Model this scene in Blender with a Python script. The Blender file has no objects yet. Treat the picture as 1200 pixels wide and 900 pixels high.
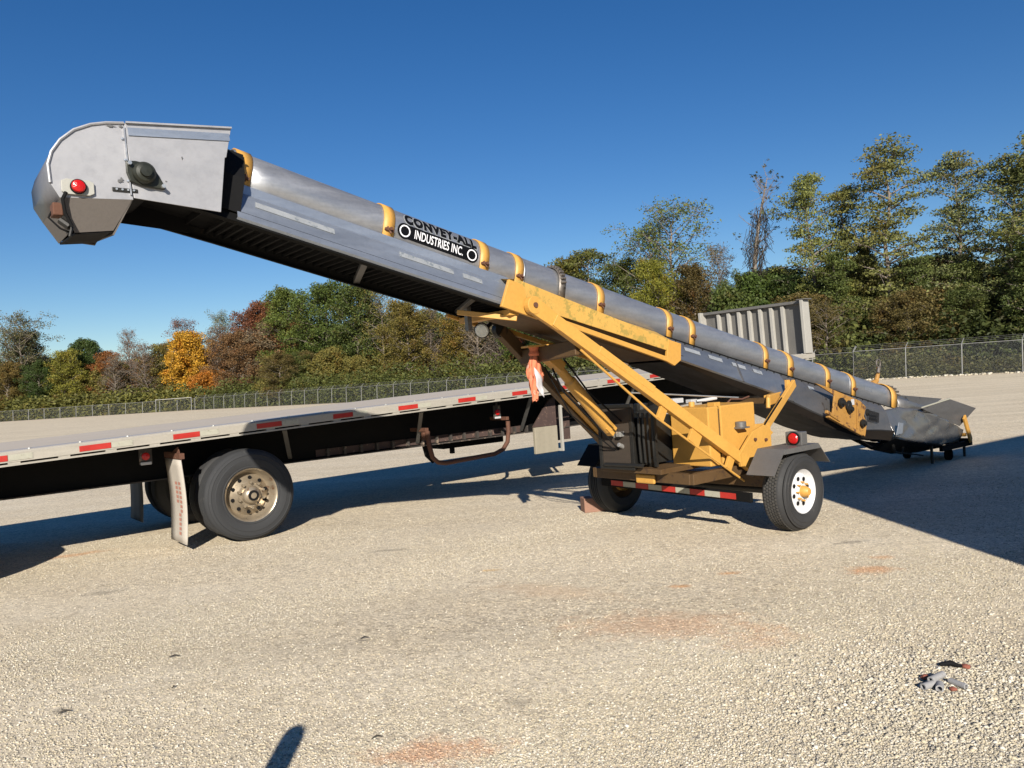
import bpy, bmesh, math, random
import numpy as np
from mathutils import Vector, Matrix, Euler
R = math.radians
random.seed(7); rng = np.random.default_rng(11)
scene = bpy.context.scene
col = scene.collection

# ------------------------------------------------------------------ camera
F = 900.0; ROLL = math.atan(0.065); CH = 1.6
pt = math.atan(5/900*math.cos(ROLL))
fw = np.array([0, math.cos(pt), -math.sin(pt)])
R0 = np.array([1.0, 0, 0]); U0 = np.cross(R0, fw)
Rt = R0*math.cos(ROLL) - U0*math.sin(ROLL); Up = U0*math.cos(ROLL) + R0*math.sin(ROLL)
cd = bpy.data.cameras.new('camera'); cam = bpy.data.objects.new('camera', cd); col.objects.link(cam)
cam.matrix_world = Matrix(((Rt[0], Up[0], -fw[0], 0), (Rt[1], Up[1], -fw[1], 0), (Rt[2], Up[2], -fw[2], CH), (0, 0, 0, 1)))
cd.sensor_width = 36; cd.lens = 27; cd.clip_start = .05; cd.clip_end = 8000
scene.camera = cam
def at(x, Y, y=None):
    """ground position (and height) of something seen at photo column x, at distance Y"""
    hor = 484 - .065*x
    X = (x-600)/F*Y
    if y is None: return X, Y
    return X, Y, 1.6 + (hor-y)/F*Y

# ------------------------------------------------------------------ world, sun
SUN_EL, DX, DY = R(25.0), -.045, 1.0
w = bpy.data.worlds.new('World'); scene.world = w; w.use_nodes = True
nt = w.node_tree; nt.nodes.clear()
sky = nt.nodes.new('ShaderNodeTexSky'); sky.sky_type = 'NISHITA'; sky.sun_disc = False
sky.sun_elevation = SUN_EL; sky.sun_rotation = math.pi - math.atan2(.045, 1)
sky.air_density = 1.0; sky.dust_density = .0; sky.ozone_density = 3.0; sky.altitude = 300
bg = nt.nodes.new('ShaderNodeBackground'); bg.inputs['Strength'].default_value = .050
wo = nt.nodes.new('ShaderNodeOutputWorld')
hs = nt.nodes.new('ShaderNodeHueSaturation'); hs.inputs['Saturation'].default_value = 1.31; hs.inputs['Hue'].default_value = .509; hs.inputs['Value'].default_value = 1.14
nt.links.new(sky.outputs[0], hs.inputs['Color']); nt.links.new(hs.outputs[0], bg.inputs[0]); nt.links.new(bg.outputs[0], wo.inputs[0])
ld = bpy.data.lights.new('sun', 'SUN'); ld.energy = 5.0; ld.angle = R(.5); ld.color = (1, .93, .82)
so = bpy.data.objects.new('sun', ld); col.objects.link(so); so.location = (0, -20, 20)
dv = Vector((DX, DY, -math.hypot(DX, DY)*math.tan(SUN_EL)))
so.rotation_euler = dv.to_track_quat('-Z', 'Y').to_euler()
vs = scene.view_settings; vs.view_transform = 'Standard'; vs.look = 'None'; vs.exposure = .70; vs.gamma = 1
scene.cycles.max_bounces = 6; scene.cycles.transparent_max_bounces = 12

# ------------------------------------------------------------------ materials
class NT:
    def __init__(s, name):
        s.m = bpy.data.materials.new(name); s.m.use_nodes = True; s.t = s.m.node_tree; s.t.nodes.clear()
        s.out = s.t.nodes.new('ShaderNodeOutputMaterial'); s.b = s.t.nodes.new('ShaderNodeBsdfPrincipled')
        s.t.links.new(s.b.outputs[0], s.out.inputs[0])
        s.tc = s.t.nodes.new('ShaderNodeTexCoord')
    def n(s, typ, **k):
        nd = s.t.nodes.new(typ)
        for a, v in k.items(): setattr(nd, a, v)
        return nd
    def l(s, a, b): s.t.links.new(a, b)
    def mapv(s, scale=(1, 1, 1), rot=(0, 0, 0), loc=(0, 0, 0), src='Object'):
        mp = s.n('ShaderNodeMapping'); mp.inputs['Scale'].default_value = scale
        mp.inputs['Rotation'].default_value = rot; mp.inputs['Location'].default_value = loc
        s.l(s.tc.outputs[src], mp.inputs[0]); return mp.outputs[0]
    def noise(s, vec, scale, detail=4, rough=.6, dist=0):
        nd = s.n('ShaderNodeTexNoise'); nd.inputs['Scale'].default_value = scale; nd.inputs['Detail'].default_value = detail
        nd.inputs['Roughness'].default_value = rough; nd.inputs['Distortion'].default_value = dist
        s.l(vec, nd.inputs['Vector']); return nd.outputs[0]
    def ramp(s, fac, stops):
        nd = s.n('ShaderNodeValToRGB'); e = nd.color_ramp.elements
        while len(e) < len(stops): e.new(.5)
        for i, (p, c) in enumerate(stops):
            e[i].position = p
            e[i].color = (c, c, c, 1) if not hasattr(c, '__len__') else (*c, 1)
        s.l(fac, nd.inputs[0]); return nd.outputs[0]
    def mix(s, fac, a, b, mode='MIX'):
        nd = s.n('ShaderNodeMix', data_type='RGBA', blend_type=mode)
        for soc, v in ((nd.inputs[0], fac), (nd.inputs[6], a), (nd.inputs[7], b)):
            if isinstance(v, (int, float)): soc.default_value = v
            elif isinstance(v, tuple): soc.default_value = (*v, 1)
            else: s.l(v, soc)
        return nd.outputs[2]
    def math(s, op, a, b=0.0, c=None):
        nd = s.n('ShaderNodeMath', operation=op)
        for i, v in enumerate((a, b) if c is None else (a, b, c)):
            if isinstance(v, (int, float)): nd.inputs[i].default_value = v
            else: s.l(v, nd.inputs[i])
        return nd.outputs[0]
    def bump(s, h, strength=.3, dist=.01):
        nd = s.n('ShaderNodeBump'); nd.inputs['Strength'].default_value = strength; nd.inputs['Distance'].default_value = dist
        s.l(h, nd.inputs['Height']); s.l(nd.outputs[0], s.b.inputs['Normal'])
    def set(s, **k):
        for a, v in k.items():
            soc = s.b.inputs[{'base': 'Base Color', 'rough': 'Roughness', 'metal': 'Metallic', 'spec': 'Specular IOR Level'}[a]]
            if isinstance(v, (int, float)): soc.default_value = v
            elif isinstance(v, tuple): soc.default_value = (*v, 1)
            else: s.l(v, soc)

def mat(name, c, rough=.6, metal=0.0, var=.25, scale=3.0, c2=None, cover=.35, c2scale=9.0, streak=None, bump=.15, bscale=60, spec=.5):
    """painted or bare surface: tonal mottling, patches of a second colour (rust, dirt) and a fine bump"""
    k = NT(name)
    v = k.mapv(streak if streak else (1, 1, 1))
    n1 = k.noise(v, scale, 5, .65)
    base = k.mix(n1, tuple(x*(1-var) for x in c), tuple(min(1, x*(1+var)) for x in c))
    n3 = k.noise(k.mapv(), scale*14, 3, .7)
    base = k.mix(k.ramp(n3, [(.45, 0.0), (.8, .35)]), base, tuple(x*.62 for x in c))
    if c2:
        n2 = k.noise(k.mapv(loc=(3, 5, 1)), c2scale, 6, .72)
        f = k.ramp(n2, [(1-cover-.03, 0.0), (1-cover+.05, 1.0)])
        base = k.mix(f, base, c2)
    k.set(base=base, metal=metal, spec=spec, rough=k.ramp(n1, [(.2, max(0.05, rough-.12)), (.8, min(1, rough+.12))]))
    k.bump(k.noise(k.mapv(), bscale, 3), bump, .004)
    return k.m

M = {}
M['galv'] = mat('galvanised tube', (.40, .405, .42), .43, .75, .26, 2.2, streak=(1.2, 7, 7), c2=(.17, .16, .16), cover=.26, c2scale=6, bump=.12, bscale=14)
M['skirt'] = mat('stainless skirt', (.33, .365, .42), .38, .65, .25, 1.5, streak=(.6, 4, 6), c2=(.26, .28, .31), cover=.28, c2scale=3, bump=.2, bscale=5)
M['skirtdark'] = mat('dull lower skirt', (.21, .225, .25), .36, .65, .35, 1.3, streak=(.7, 4, 5), c2=(.11, .105, .10), cover=.32, c2scale=3, bump=.3, bscale=5)
M['hull'] = mat('weathered hull steel', (.125, .12, .118), .42, .5, .35, 2, streak=(.8, 4, 4), c2=(.04, .03, .022), cover=.36, c2scale=4, bump=.4, bscale=7)
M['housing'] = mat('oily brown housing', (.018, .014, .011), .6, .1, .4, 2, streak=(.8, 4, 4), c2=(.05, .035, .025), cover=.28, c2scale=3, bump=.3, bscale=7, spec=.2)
M['headplate'] = mat('brushed aluminium plate', (.335, .335, .35), .48, .35, .14, 1.6, streak=(2, 1, 3), c2=(.23, .23, .25), cover=.30, c2scale=4, bump=.15, bscale=6)
M['hoodwrap'] = mat('dull hood sheet', (.16, .165, .185), .5, .35, .15, 2, bump=.1)
M['spout'] = mat('grey rubber spout', (.10, .086, .075), .7, .0, .15, 4, bump=.2)
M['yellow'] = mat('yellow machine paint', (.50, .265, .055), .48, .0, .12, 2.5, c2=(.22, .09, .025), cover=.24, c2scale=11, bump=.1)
M['mossy'] = mat('yellow paint stained by moss', (.50, .29, .065), .6, .0, .14, 3, c2=(.30, .215, .05), cover=.46, c2scale=12, streak=(1, 1, 1), bump=.2)
M['rustyellow'] = mat('rusty yellow paint', (.34, .175, .04), .6, .0, .3, 3, c2=(.09, .04, .02), cover=.44, c2scale=10, bump=.2)
M['brownpaint'] = mat('dirty shaded ochre paint', (.080, .044, .016), .6, .0, .3, 3, c2=(.04, .022, .012), cover=.4, c2scale=8)  # dirty brown paint, made darker for the shadow on the carriage beams
M['rust'] = mat('rusty steel', (.10, .042, .024), .8, .1, .35, 9, c2=(.24, .135, .08), cover=.36, c2scale=22, bump=.4)
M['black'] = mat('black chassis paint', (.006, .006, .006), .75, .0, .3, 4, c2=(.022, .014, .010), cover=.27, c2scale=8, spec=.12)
M['belt'] = mat('black rubber belt', (.008, .008, .0085), .8, .0, .3, 6, c2=(.014, .013, .011), cover=.3, spec=.12)
M['tyre'] = mat('tyre rubber', (.022, .022, .023), .75, .0, .3, 5, c2=(.045, .042, .038), cover=.34, c2scale=9, bump=.5, bscale=90)
M['treaddust'] = mat('dusty tread', (.05, .047, .043), .9, .0, .3, 30, c2=(.14, .13, .115), cover=.40, c2scale=60, bump=.4)
M['tyredust'] = mat('dusty worn tyre', (.023, .024, .026), .8, .0, .25, 5, c2=(.045, .044, .042), cover=.36, c2scale=7, bump=.5, bscale=70)
M['rimwhite'] = mat('white wheel paint', (.55, .55, .56), .4, .0, .05, 3, c2=(.42, .40, .37), cover=.2, bump=.05)
M['alu'] = mat('dirty polished wheel', (.36, .30, .22), .33, .6, .4, 6, c2=(.16, .07, .03), cover=.38, c2scale=6, bump=.1)
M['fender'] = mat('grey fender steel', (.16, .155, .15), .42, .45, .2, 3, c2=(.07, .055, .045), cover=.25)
M['railwhite'] = mat('weathered side rail', (.33, .305, .26), .6, .1, .2, 3, c2=(.18, .16, .13), cover=.36, c2scale=5, streak=(1, 3, 8), bump=.2)
M['deck'] = mat('aluminium deck', (.44, .41, .38), .6, .3, .2, 2, streak=(.4, 8, 1), c2=(.26, .17, .13), cover=.3, bump=.2)
M['deckwood'] = mat('grey deck planks', (.46, .40, .33), .8, .0, .3, 1.5, streak=(.3, 12, 1), c2=(.28, .22, .17), cover=.3, bump=.2)
M['bulk'] = mat('weathered bulkhead panel', (.125, .12, .112), .65, .15, .25, 3, streak=(4, 4, .8), c2=(.08, .07, .062), cover=.32)
M['bulkrib'] = mat('bulkhead rib', (.36, .345, .31), .6, .1, .12, 3, c2=(.24, .22, .19), cover=.3)
M['redtape'] = mat('red reflective tape', (.36, .022, .016), .4, .0, .3, 8, c2=(.20, .05, .04), cover=.34, c2scale=30)
M['whitetape'] = mat('white reflective tape', (.34, .33, .27), .4, .0, .16, 8, c2=(.22, .21, .16), cover=.4, c2scale=25)
M['greytape'] = mat('faded reflective tape', (.27, .285, .30), .4, .1, .2, 10, c2=(.16, .18, .20), cover=.42, c2scale=18)
M['lens'] = mat('red lamp lens', (.42, .008, .008), .2, .0, .2, 30, bump=.5, bscale=120)
M['lensclear'] = mat('clear lamp glass', (.62, .66, .66), .12, .3, .3, 30, bump=.8, bscale=90)
M['lampbody'] = mat('pale lamp bracket', (.34, .335, .30), .5, .0, .1, 8)
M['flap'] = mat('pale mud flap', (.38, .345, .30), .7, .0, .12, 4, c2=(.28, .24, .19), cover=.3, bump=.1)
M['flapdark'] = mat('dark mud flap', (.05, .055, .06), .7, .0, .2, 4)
M['letterred'] = mat('faded red print', (.36, .16, .12), .7, .0, .15, 20)
M['orange'] = mat('orange safety mesh cloth', (.56, .17, .085), .85, .0, .12, 6, c2=(.58, .33, .26), cover=.4, c2scale=12, bump=.3)
M['clothwhite'] = mat('white cloth', (.48, .46, .48), .85, .0, .1, 6)
M['chock'] = mat('weathered wood chock', (.24, .13, .09), .85, .0, .2, 9, streak=(1, 6, 6), c2=(.15, .08, .055), cover=.35)
M['dark'] = mat('greasy dark metal', (.014, .0135, .012), .5, .2, .4, 9, c2=(.05, .04, .03), cover=.25)
M['darkgreen'] = mat('greasy olive casting', (.017, .019, .013), .45, .2, .4, 12, c2=(.01, .01, .009), cover=.38)
M['chain'] = mat('galvanised chain clamp', (.17, .15, .13), .5, .5, .5, 30, c2=(.05, .035, .025), cover=.42, c2scale=30)
M['radiator'] = mat('dusty radiator core', (.042, .031, .022), .8, .1, .25, 3, streak=(1, 1, 9))
M['steel'] = mat('light steel rod', (.55, .55, .53), .3, .7, .2, 8)
M['panelwhite'] = mat('white plastic', (.45, .45, .46), .4, .0, .06, 5)
M['tan'] = mat('tan painted panel', (.27, .24, .18), .65, .0, .15, 2, streak=(6, 6, .6), c2=(.15, .11, .07), cover=.27)
M['rustpanel'] = mat('mottled rusty plate', (.055, .033, .028), .8, .0, .3, 9, c2=(.19, .12, .09), cover=.38, c2scale=20)
M['flange'] = mat('worn frame flange', (.04, .034, .03), .75, .0, .3, 6, c2=(.20, .15, .11), cover=.42, c2scale=11)
M['postgalv'] = mat('galvanised post', (.21, .21, .205), .5, .2, .1, 4)
M['decal'] = mat('black vinyl lettering', (.005, .005, .006), .5, .0, .2, 6, spec=.1)
M['decalwhite'] = mat('white vinyl lettering', (.74, .74, .76), .4, .0, .06, 6)
M['sticker'] = mat('grey sticker', (.14, .15, .17), .5, .0, .3, 40)
M['bark'] = mat('bark', (.17, .14, .115), .9, .0, .35, 4, streak=(3, 3, .6), c2=(.28, .25, .21), cover=.35, bump=.5, bscale=12)
M['barkpale'] = mat('pale bark', (.27, .24, .21), .9, .0, .3, 4, streak=(3, 3, .6), c2=(.14, .12, .10), cover=.35, bump=.5, bscale=12)
M['van'] = mat('white trailer sheet', (.72, .72, .71), .45, .0, .06, 1.5, c2=(.55, .53, .50), cover=.2, c2scale=2)
M['pipe'] = mat('grey plastic pipe', (.27, .265, .265), .6, .0, .15, 20, c2=(.17, .155, .14), cover=.35, c2scale=40)
M['brick'] = mat('broken red pieces', (.22, .07, .045), .85, .0, .3, 30)
M['twig'] = mat('dark twig', (.035, .028, .02), .9, .0, .3, 20)

def leaf_mat(name, sat=1.0):
    k = NT(name)
    oi = k.n('ShaderNodeObjectInfo'); ge = k.n('ShaderNodeNewGeometry')
    isl = ge.outputs['Random Per Island']
    dark = k.mix(1.0, oi.outputs['Color'], (.66, .70, .62), 'MULTIPLY')
    lite = k.mix(1.0, oi.outputs['Color'], (1.95, 1.80, 1.45), 'MULTIPLY')
    base = k.mix(isl, dark, lite)
    n = k.noise(k.mapv(), .55, 3, .6)                       # turning branches: browner patches of leaves
    br = k.mix(1.0, oi.outputs['Color'], (1.7, .85, .55), 'MULTIPLY')
    base = k.mix(k.ramp(n, [(.55, 0.0), (.72, .65)]), base, br)
    k.set(base=base, rough=.6, spec=.25)
    tr = k.n('ShaderNodeBsdfTranslucent'); k.l(base, tr.inputs[0])
    mx = k.n('ShaderNodeMixShader'); mx.inputs[0].default_value = .22
    k.l(k.b.outputs[0], mx.inputs[1]); k.l(tr.outputs[0], mx.inputs[2]); k.l(mx.outputs[0], k.out.inputs[0])
    return k.m
M['leaf'] = leaf_mat('foliage')

def fence_mat():
    k = NT('chain link wire')
    k.set(base=(.17, .18, .18), rough=.6, metal=.2)
    sx = k.n('ShaderNodeSeparateXYZ'); k.l(k.tc.outputs['UV'], sx.inputs[0])
    def wire(sg):
        a = k.math('ADD', sx.outputs[0], k.math('MULTIPLY', sx.outputs[1], sg))
        fr = k.math('FRACT', k.math('DIVIDE', a, .075))
        return k.math('LESS_THAN', fr, .060)
    wv = k.math('MAXIMUM', wire(1.0), wire(-1.0))
    tr = k.n('ShaderNodeBsdfTransparent'); mx = k.n('ShaderNodeMixShader')
    k.l(wv, mx.inputs[0]); k.l(tr.outputs[0], mx.inputs[1]); k.l(k.b.outputs[0], mx.inputs[2]); k.l(mx.outputs[0], k.out.inputs[0])
    return k.m
M['chainlink'] = fence_mat()

def stains(k, base, obj):
    # iron-red stains and dark oil spots lying on the gravel
    def blot(x, y, rx, ry, rot, colr, stren, nscale=7.0):
        nonlocal base
        mp = k.n('ShaderNodeMapping', vector_type='TEXTURE'); mp.inputs['Location'].default_value = (x, y, 0)
        mp.inputs['Rotation'].default_value = (0, 0, R(rot)); mp.inputs['Scale'].default_value = (rx, ry, 1)
        k.l(k.tc.outputs['Object'], mp.inputs[0])
        ln = k.n('ShaderNodeVectorMath', operation='LENGTH'); k.l(mp.outputs[0], ln.inputs[0])
        d = k.math('ADD', ln.outputs['Value'], k.math('MULTIPLY', k.math('SUBTRACT', k.noise(obj, nscale, 5, .75), .5), 2.6))
        f = k.ramp(d, [(.25, stren*.62), (1.0, 0.0)])
        base = k.mix(f, base, colr)
    red = (.56, .30, .16)
    blot(.86, 4.82, .75, .33, -12, red, .60); blot(.2, 5.75, .7, .22, -30, (.56, .37, .22), .5)
    blot(1.35, 4.45, .35, .2, 10, red, .35)
    blot(-.45, 3.34, .34, .17, 8, (.46, .20, .09), .75); blot(2.59, 5.76, .26, .14, 0, (.52, .22, .07), .8)
    blot(2.85, 6.1, .14, .08, 0, (.52, .22, .07), .7)
    blot(-4.87, 8.39, .38, .14, 30, (.50, .22, .08), .8); blot(1.58, 5.92, .10, .06, 0, (.55, .25, .08), .9)
    blot(1.16, 5.65, .12, .06, 0, (.55, .25, .08), .9); blot(-.28, 6.5, .12, .04, 0, (.55, .33, .10), .8)
    dk = (.10, .09, .08)
    blot(-1.32, 7.56, .26, .07, 0, dk, .8, 12); blot(-3.63, 6.59, .22, .10, 10, dk, .6, 12)
    blot(2.87, 6.67, .22, .06, 10, dk, .8, 18); blot(-.06, 3.8, .09, .07, 0, dk, .6, 20)
    blot(-2.5, 4.08, .07, .04, 0, dk, .9, 20); blot(-1.05, 4.9, .06, .02, 0, dk, .9, 20)
    return base
def gravel_mat():
    k = NT('crushed limestone gravel')
    obj = k.mapv()
    big = k.noise(k.mapv(scale=(.13, .85, 1), rot=(0, 0, R(-36))), 1.0, 6, .66, .5)       # wheel-worn bands
    tone = k.mix(k.ramp(big, [(.32, 0.0), (.70, 1.0)]), (.54, .475, .365), (.74, .665, .53))
    med = k.noise(obj, 1.7, 6, .7)
    tone = k.mix(k.ramp(med, [(.35, 0.0), (.72, .6)]), tone, (.63, .535, .385))
    def vor(scale, rnd=1.0):
        v = k.n('ShaderNodeTexVoronoi'); v.inputs['Scale'].default_value = scale; v.inputs['Randomness'].default_value = rnd
        k.l(obj, v.inputs['Vector']); return v
    v1 = vor(85); v2 = vor(38)
    s1 = k.n('ShaderNodeSeparateColor'); k.l(v1.outputs['Color'], s1.inputs[0])
    s2 = k.n('ShaderNodeSeparateColor'); k.l(v2.outputs['Color'], s2.inputs[0])
    c1 = k.ramp(s1.outputs[0], [(0, (.62, .58, .54)), (.25, (.92, .90, .87)), (.7, (1.03, 1.02, 1.0)), (1, (1.25, 1.23, 1.2))])
    c2 = k.ramp(s2.outputs[0], [(0, (.68, .66, .65)), (.3, (.94, .93, .92)), (.75, (1.03, 1.02, 1.0)), (1, (1.22, 1.2, 1.16))])
    mid = k.noise(obj, 9.0, 5, .8); mid2 = k.noise(obj, 28.0, 3, .8)
    tone = k.mix(1.0, tone, k.ramp(mid, [(.30, (.74, .72, .69)), (.5, (1.0, 1.0, 1.0)), (.72, (1.16, 1.15, 1.12))]), 'MULTIPLY')
    tone = k.mix(1.0, tone, k.ramp(mid2, [(.32, (.72, .70, .68)), (.5, (1.0, 1.0, 1.0)), (.70, (1.22, 1.20, 1.16))]), 'MULTIPLY')
    loose = k.ramp(k.noise(k.mapv(scale=(.5, 1, 1), rot=(0, 0, R(-38)), loc=(7, 2, 0)), .9, 4, .6), [(.40, 0.15), (.62, 1.0)])
    stones = k.mix(loose, c1, k.mix(1.0, c1, c2, 'MULTIPLY'))
    base = k.mix(.85, tone, stones, 'MULTIPLY')
    fine = k.noise(obj, 260, 2, .6)
    base = k.mix(k.ramp(fine, [(.4, 0.0), (.75, .35)]), base, (.27, .24, .20))
    base = stains(k, base, obj)
    k.set(base=base, rough=.95, spec=.15)
    h = k.math('ADD', k.math('MULTIPLY', v1.outputs['Distance'], -.5), k.math('MULTIPLY', k.math('MULTIPLY', v2.outputs['Distance'], -1.0), loose))
    k.bump(k.math('ADD', h, k.math('MULTIPLY', med, .8)), .42, .010)
    return k.m
M['gravel'] = gravel_mat()
M['litter'] = mat('leaf litter', (.12, .09, .05), .95, 0, .4, 1.2, c2=(.07, .085, .03), cover=.45, c2scale=.8, bump=.6, bscale=8)
M['verge'] = mat('dirt verge', (.46, .38, .27), .95, 0, .25, .8, c2=(.20, .16, .08), cover=.36, c2scale=1.2, bump=.6, bscale=14)
def stone_mat():
    k = NT('loose stone'); ge = k.n('ShaderNodeNewGeometry')
    base = k.ramp(ge.outputs['Random Per Island'], [(0, (.22, .20, .17)), (.3, (.40, .355, .27)), (.55, (.48, .42, .30)), (.8, (.50, .455, .37)), (1, (.64, .595, .51))])
    base = stains(k, base, k.mapv())
    k.set(base=base, rough=.9, spec=.2); return k.m
M['stone'] = stone_mat()

# ------------------------------------------------------------------ mesh helpers
def link(o, parent=None):
    col.objects.link(o)
    if parent is not None: o.parent = parent
    return o
def thing(name, label, cat, loc=(0, 0, 0), rz=0.0, group=None):
    o = bpy.data.objects.new(name, None); link(o); o.location = loc; o.rotation_euler = (0, 0, rz); o.empty_display_size = .2
    o['label'] = label; o['category'] = cat
    if group: o['group'] = group
    return o
def tag(o, label=None, cat=None, group=None, kind=None):
    for k_, v_ in (('label', label), ('category', cat), ('group', group), ('kind', kind)):
        if v_: o[k_] = v_
    return o
class MB:
    def __init__(s): s.v = []; s.f = []
    def add(s, vs_, fs_):
        n = len(s.v); s.v += [tuple(map(float, p)) for p in vs_]; s.f += [tuple(i+n for i in f) for f in fs_]; return s
    def hexa(s, P):      # 8 corners: bottom ring 0-3, top ring 4-7
        return s.add(P, [(0, 3, 2, 1), (4, 5, 6, 7), (0, 1, 5, 4), (1, 2, 6, 5), (2, 3, 7, 6), (3, 0, 4, 7)])
    def box(s, c, d):
        x, y, z = c; a, b, e = d[0]/2, d[1]/2, d[2]/2
        return s.hexa([(x-a, y-b, z-e), (x+a, y-b, z-e), (x+a, y+b, z-e), (x-a, y+b, z-e), (x-a, y-b, z+e), (x+a, y-b, z+e), (x+a, y+b, z+e), (x-a, y+b, z+e)])
    def bar(s, p, q, w_, h_, up=(0, 0, 1), w2=None, h2=None):
        p = Vector(p); q = Vector(q); d = (q-p).normalized(); up = Vector(up)
        x = d.cross(up)
        if x.length < 1e-4: x = d.cross(Vector((0, 1, 0)))
        x.normalize(); y = x.cross(d).normalized(); w2 = w2 or w_; h2 = h2 or h_
        ring = lambda o, a, b: [o+x*(-a/2)+y*(-b/2), o+x*(a/2)+y*(-b/2), o+x*(a/2)+y*(b/2), o+x*(-a/2)+y*(b/2)]
        return s.hexa([tuple(t) for t in ring(p, w_, h_)+ring(q, w2, h2)])
    def tube(s, pts, r, seg=12, cap=True):
        pts = [Vector(p) for p in pts]; rs = r if hasattr(r, '__len__') else [r]*len(pts); rings = []
        prev = None
        for i, p in enumerate(pts):
            d = (pts[min(i+1, len(pts)-1)]-pts[max(i-1, 0)]).normalized()
            if prev is None:
                a = Vector((0, 0, 1)) if abs(d.z) < .9 else Vector((1, 0, 0)); x = d.cross(a).normalized()
            else: x = (prev-d*prev.dot(d)).normalized()
            prev = x; y = d.cross(x)
            rings.append([p+(x*math.cos(2*math.pi*k/seg)+y*math.sin(2*math.pi*k/seg))*rs[i] for k in range(seg)])
        vs_ = [tuple(v) for ring in rings for v in ring]; fs_ = []
        for i in range(len(pts)-1):
            for k in range(seg):
                a = i*seg+k; b = i*seg+(k+1) % seg; fs_.append((a, b, b+seg, a+seg))
        if cap: fs_ += [tuple(range(seg-1, -1, -1)), tuple(range((len(pts)-1)*seg, len(pts)*seg))]
        return s.add(vs_, fs_)
    def prism(s, outline, ext):
        n = len(outline); e = Vector(ext); o = [Vector(p) for p in outline]
        return s.add([tuple(p) for p in o]+[tuple(p+e) for p in o], [tuple(range(n-1, -1, -1)), tuple(range(n, 2*n))]+[(i, (i+1) % n, (i+1) % n+n, i+n) for i in range(n)])
    def lathe(s, prof, org, axis, seg=40, closed=False):
        a = Vector(axis).normalized(); t = Vector((0, 0, 1)) if abs(a.z) < .9 else Vector((1, 0, 0)); x = a.cross(t).normalized(); y = a.cross(x); o = Vector(org)
        vs_ = []
        for r_, h_ in prof:
            for k in range(seg):
                an = 2*math.pi*k/seg; vs_.append(tuple(o+a*h_+(x*math.cos(an)+y*math.sin(an))*max(r_, 1e-4)))
        fs_ = []; n = len(prof); rg = n if closed else n-1
        for i in range(rg):
            j = (i+1) % n
            for k in range(seg):
                k2 = (k+1) % seg; fs_.append((i*seg+k, i*seg+k2, j*seg+k2, j*seg+k))
        return s.add(vs_, fs_)
    def loft(s, rings, close=False):
        n = len(rings[0]); vs_ = [p for r_ in rings for p in r_]; fs_ = []
        for i in range(len(rings)-1):
            for k in range(n if close else n-1):
                k2 = (k+1) % n; fs_.append((i*n+k, i*n+k2, (i+1)*n+k2, (i+1)*n+k))
        return s.add(vs_, fs_)
    def build(s, name, m, parent=None, smooth=False, bevel=0.0, solid=0.0, angle=35):
        me = bpy.data.meshes.new(name); me.from_pydata(s.v, [], s.f)
        bm = bmesh.new(); bm.from_mesh(me); bmesh.ops.recalc_face_normals(bm, faces=bm.faces); bm.to_mesh(me); bm.free()
        me.materials.append(M[m] if isinstance(m, str) else m)
        if smooth:
            me.polygons.foreach_set('use_smooth', [True]*len(me.polygons))
            if angle: me.set_sharp_from_angle(angle=R(angle))
        o = bpy.data.objects.new(name, me); link(o, parent)
        if solid:
            md = o.modifiers.new('thickness', 'SOLIDIFY'); md.thickness = solid; md.offset = 0
        if bevel:
            md = o.modifiers.new('edge', 'BEVEL'); md.width = bevel; md.segments = 2; md.limit_method = 'ANGLE'; md.angle_limit = R(40)
        return o
def circ(c, r, a, b, n=24, t0=0, t1=2*math.pi):
    c = Vector(c); a = Vector(a); b = Vector(b); full = abs(t1-t0-2*math.pi) < 1e-6
    return [tuple(c+a*math.cos(t0+(t1-t0)*i/(n if full else n-1))*r+b*math.sin(t0+(t1-t0)*i/(n if full else n-1))*r) for i in range(n)]

# ------------------------------------------------------------------ ground
g = MB()
n = 60; ext = 2500
xs = sorted(set([-ext, -800, -300, -150, 150, 300, 800, ext]+list(np.linspace(-60, 60, n))))
ys = sorted(set([-ext, -800, -200, 300, 800, ext]+list(np.linspace(-40, 180, n))))
idx = {}
for j, y in enumerate(ys):
    for i, x in enumerate(xs): idx[i, j] = len(g.v); g.v.append((x, y, 0.0))
for j in range(len(ys)-1):
    for i in range(len(xs)-1): g.f.append((idx[i, j], idx[i+1, j], idx[i+1, j+1], idx[i, j+1]))
tag(g.build('ground', 'gravel'), kind='structure', label='pale crushed gravel yard with rust coloured stains')

# fence line
FL = [(75, 12), (34, 47), (24, 54), (10, 73), (-10, 91), (-38, 115), (-53, 128), (-105, 142), (-165, 150)]
def offset_line(line, d):
    out = []
    for i, p in enumerate(line):
        a = Vector(line[max(i-1, 0)]); b = Vector(line[min(i+1, len(line)-1)]); t = (b-a).normalized()
        nrm = Vector((t.y, -t.x))
        if nrm.dot(Vector(p)) < 0: nrm = -nrm
        out.append((p[0]+nrm.x*d, p[1]+nrm.y*d))
    return out
def strip(d0, d1, z):
    a = offset_line(FL, d0); b = offset_line(FL, d1); mb = MB()
    mb.loft([[(x, y, z) for x, y in a], [(x, y, z) for x, y in b]]); return mb
tag(strip(-1.6, 1.2, .004).build('path', 'verge'), kind='structure', label='strip of brown dirt along the fence')
tag(strip(1.2, 160, .008).build('forest_floor', 'litter'), kind='structure', label='leaf litter under the trees beyond the fence')

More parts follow.
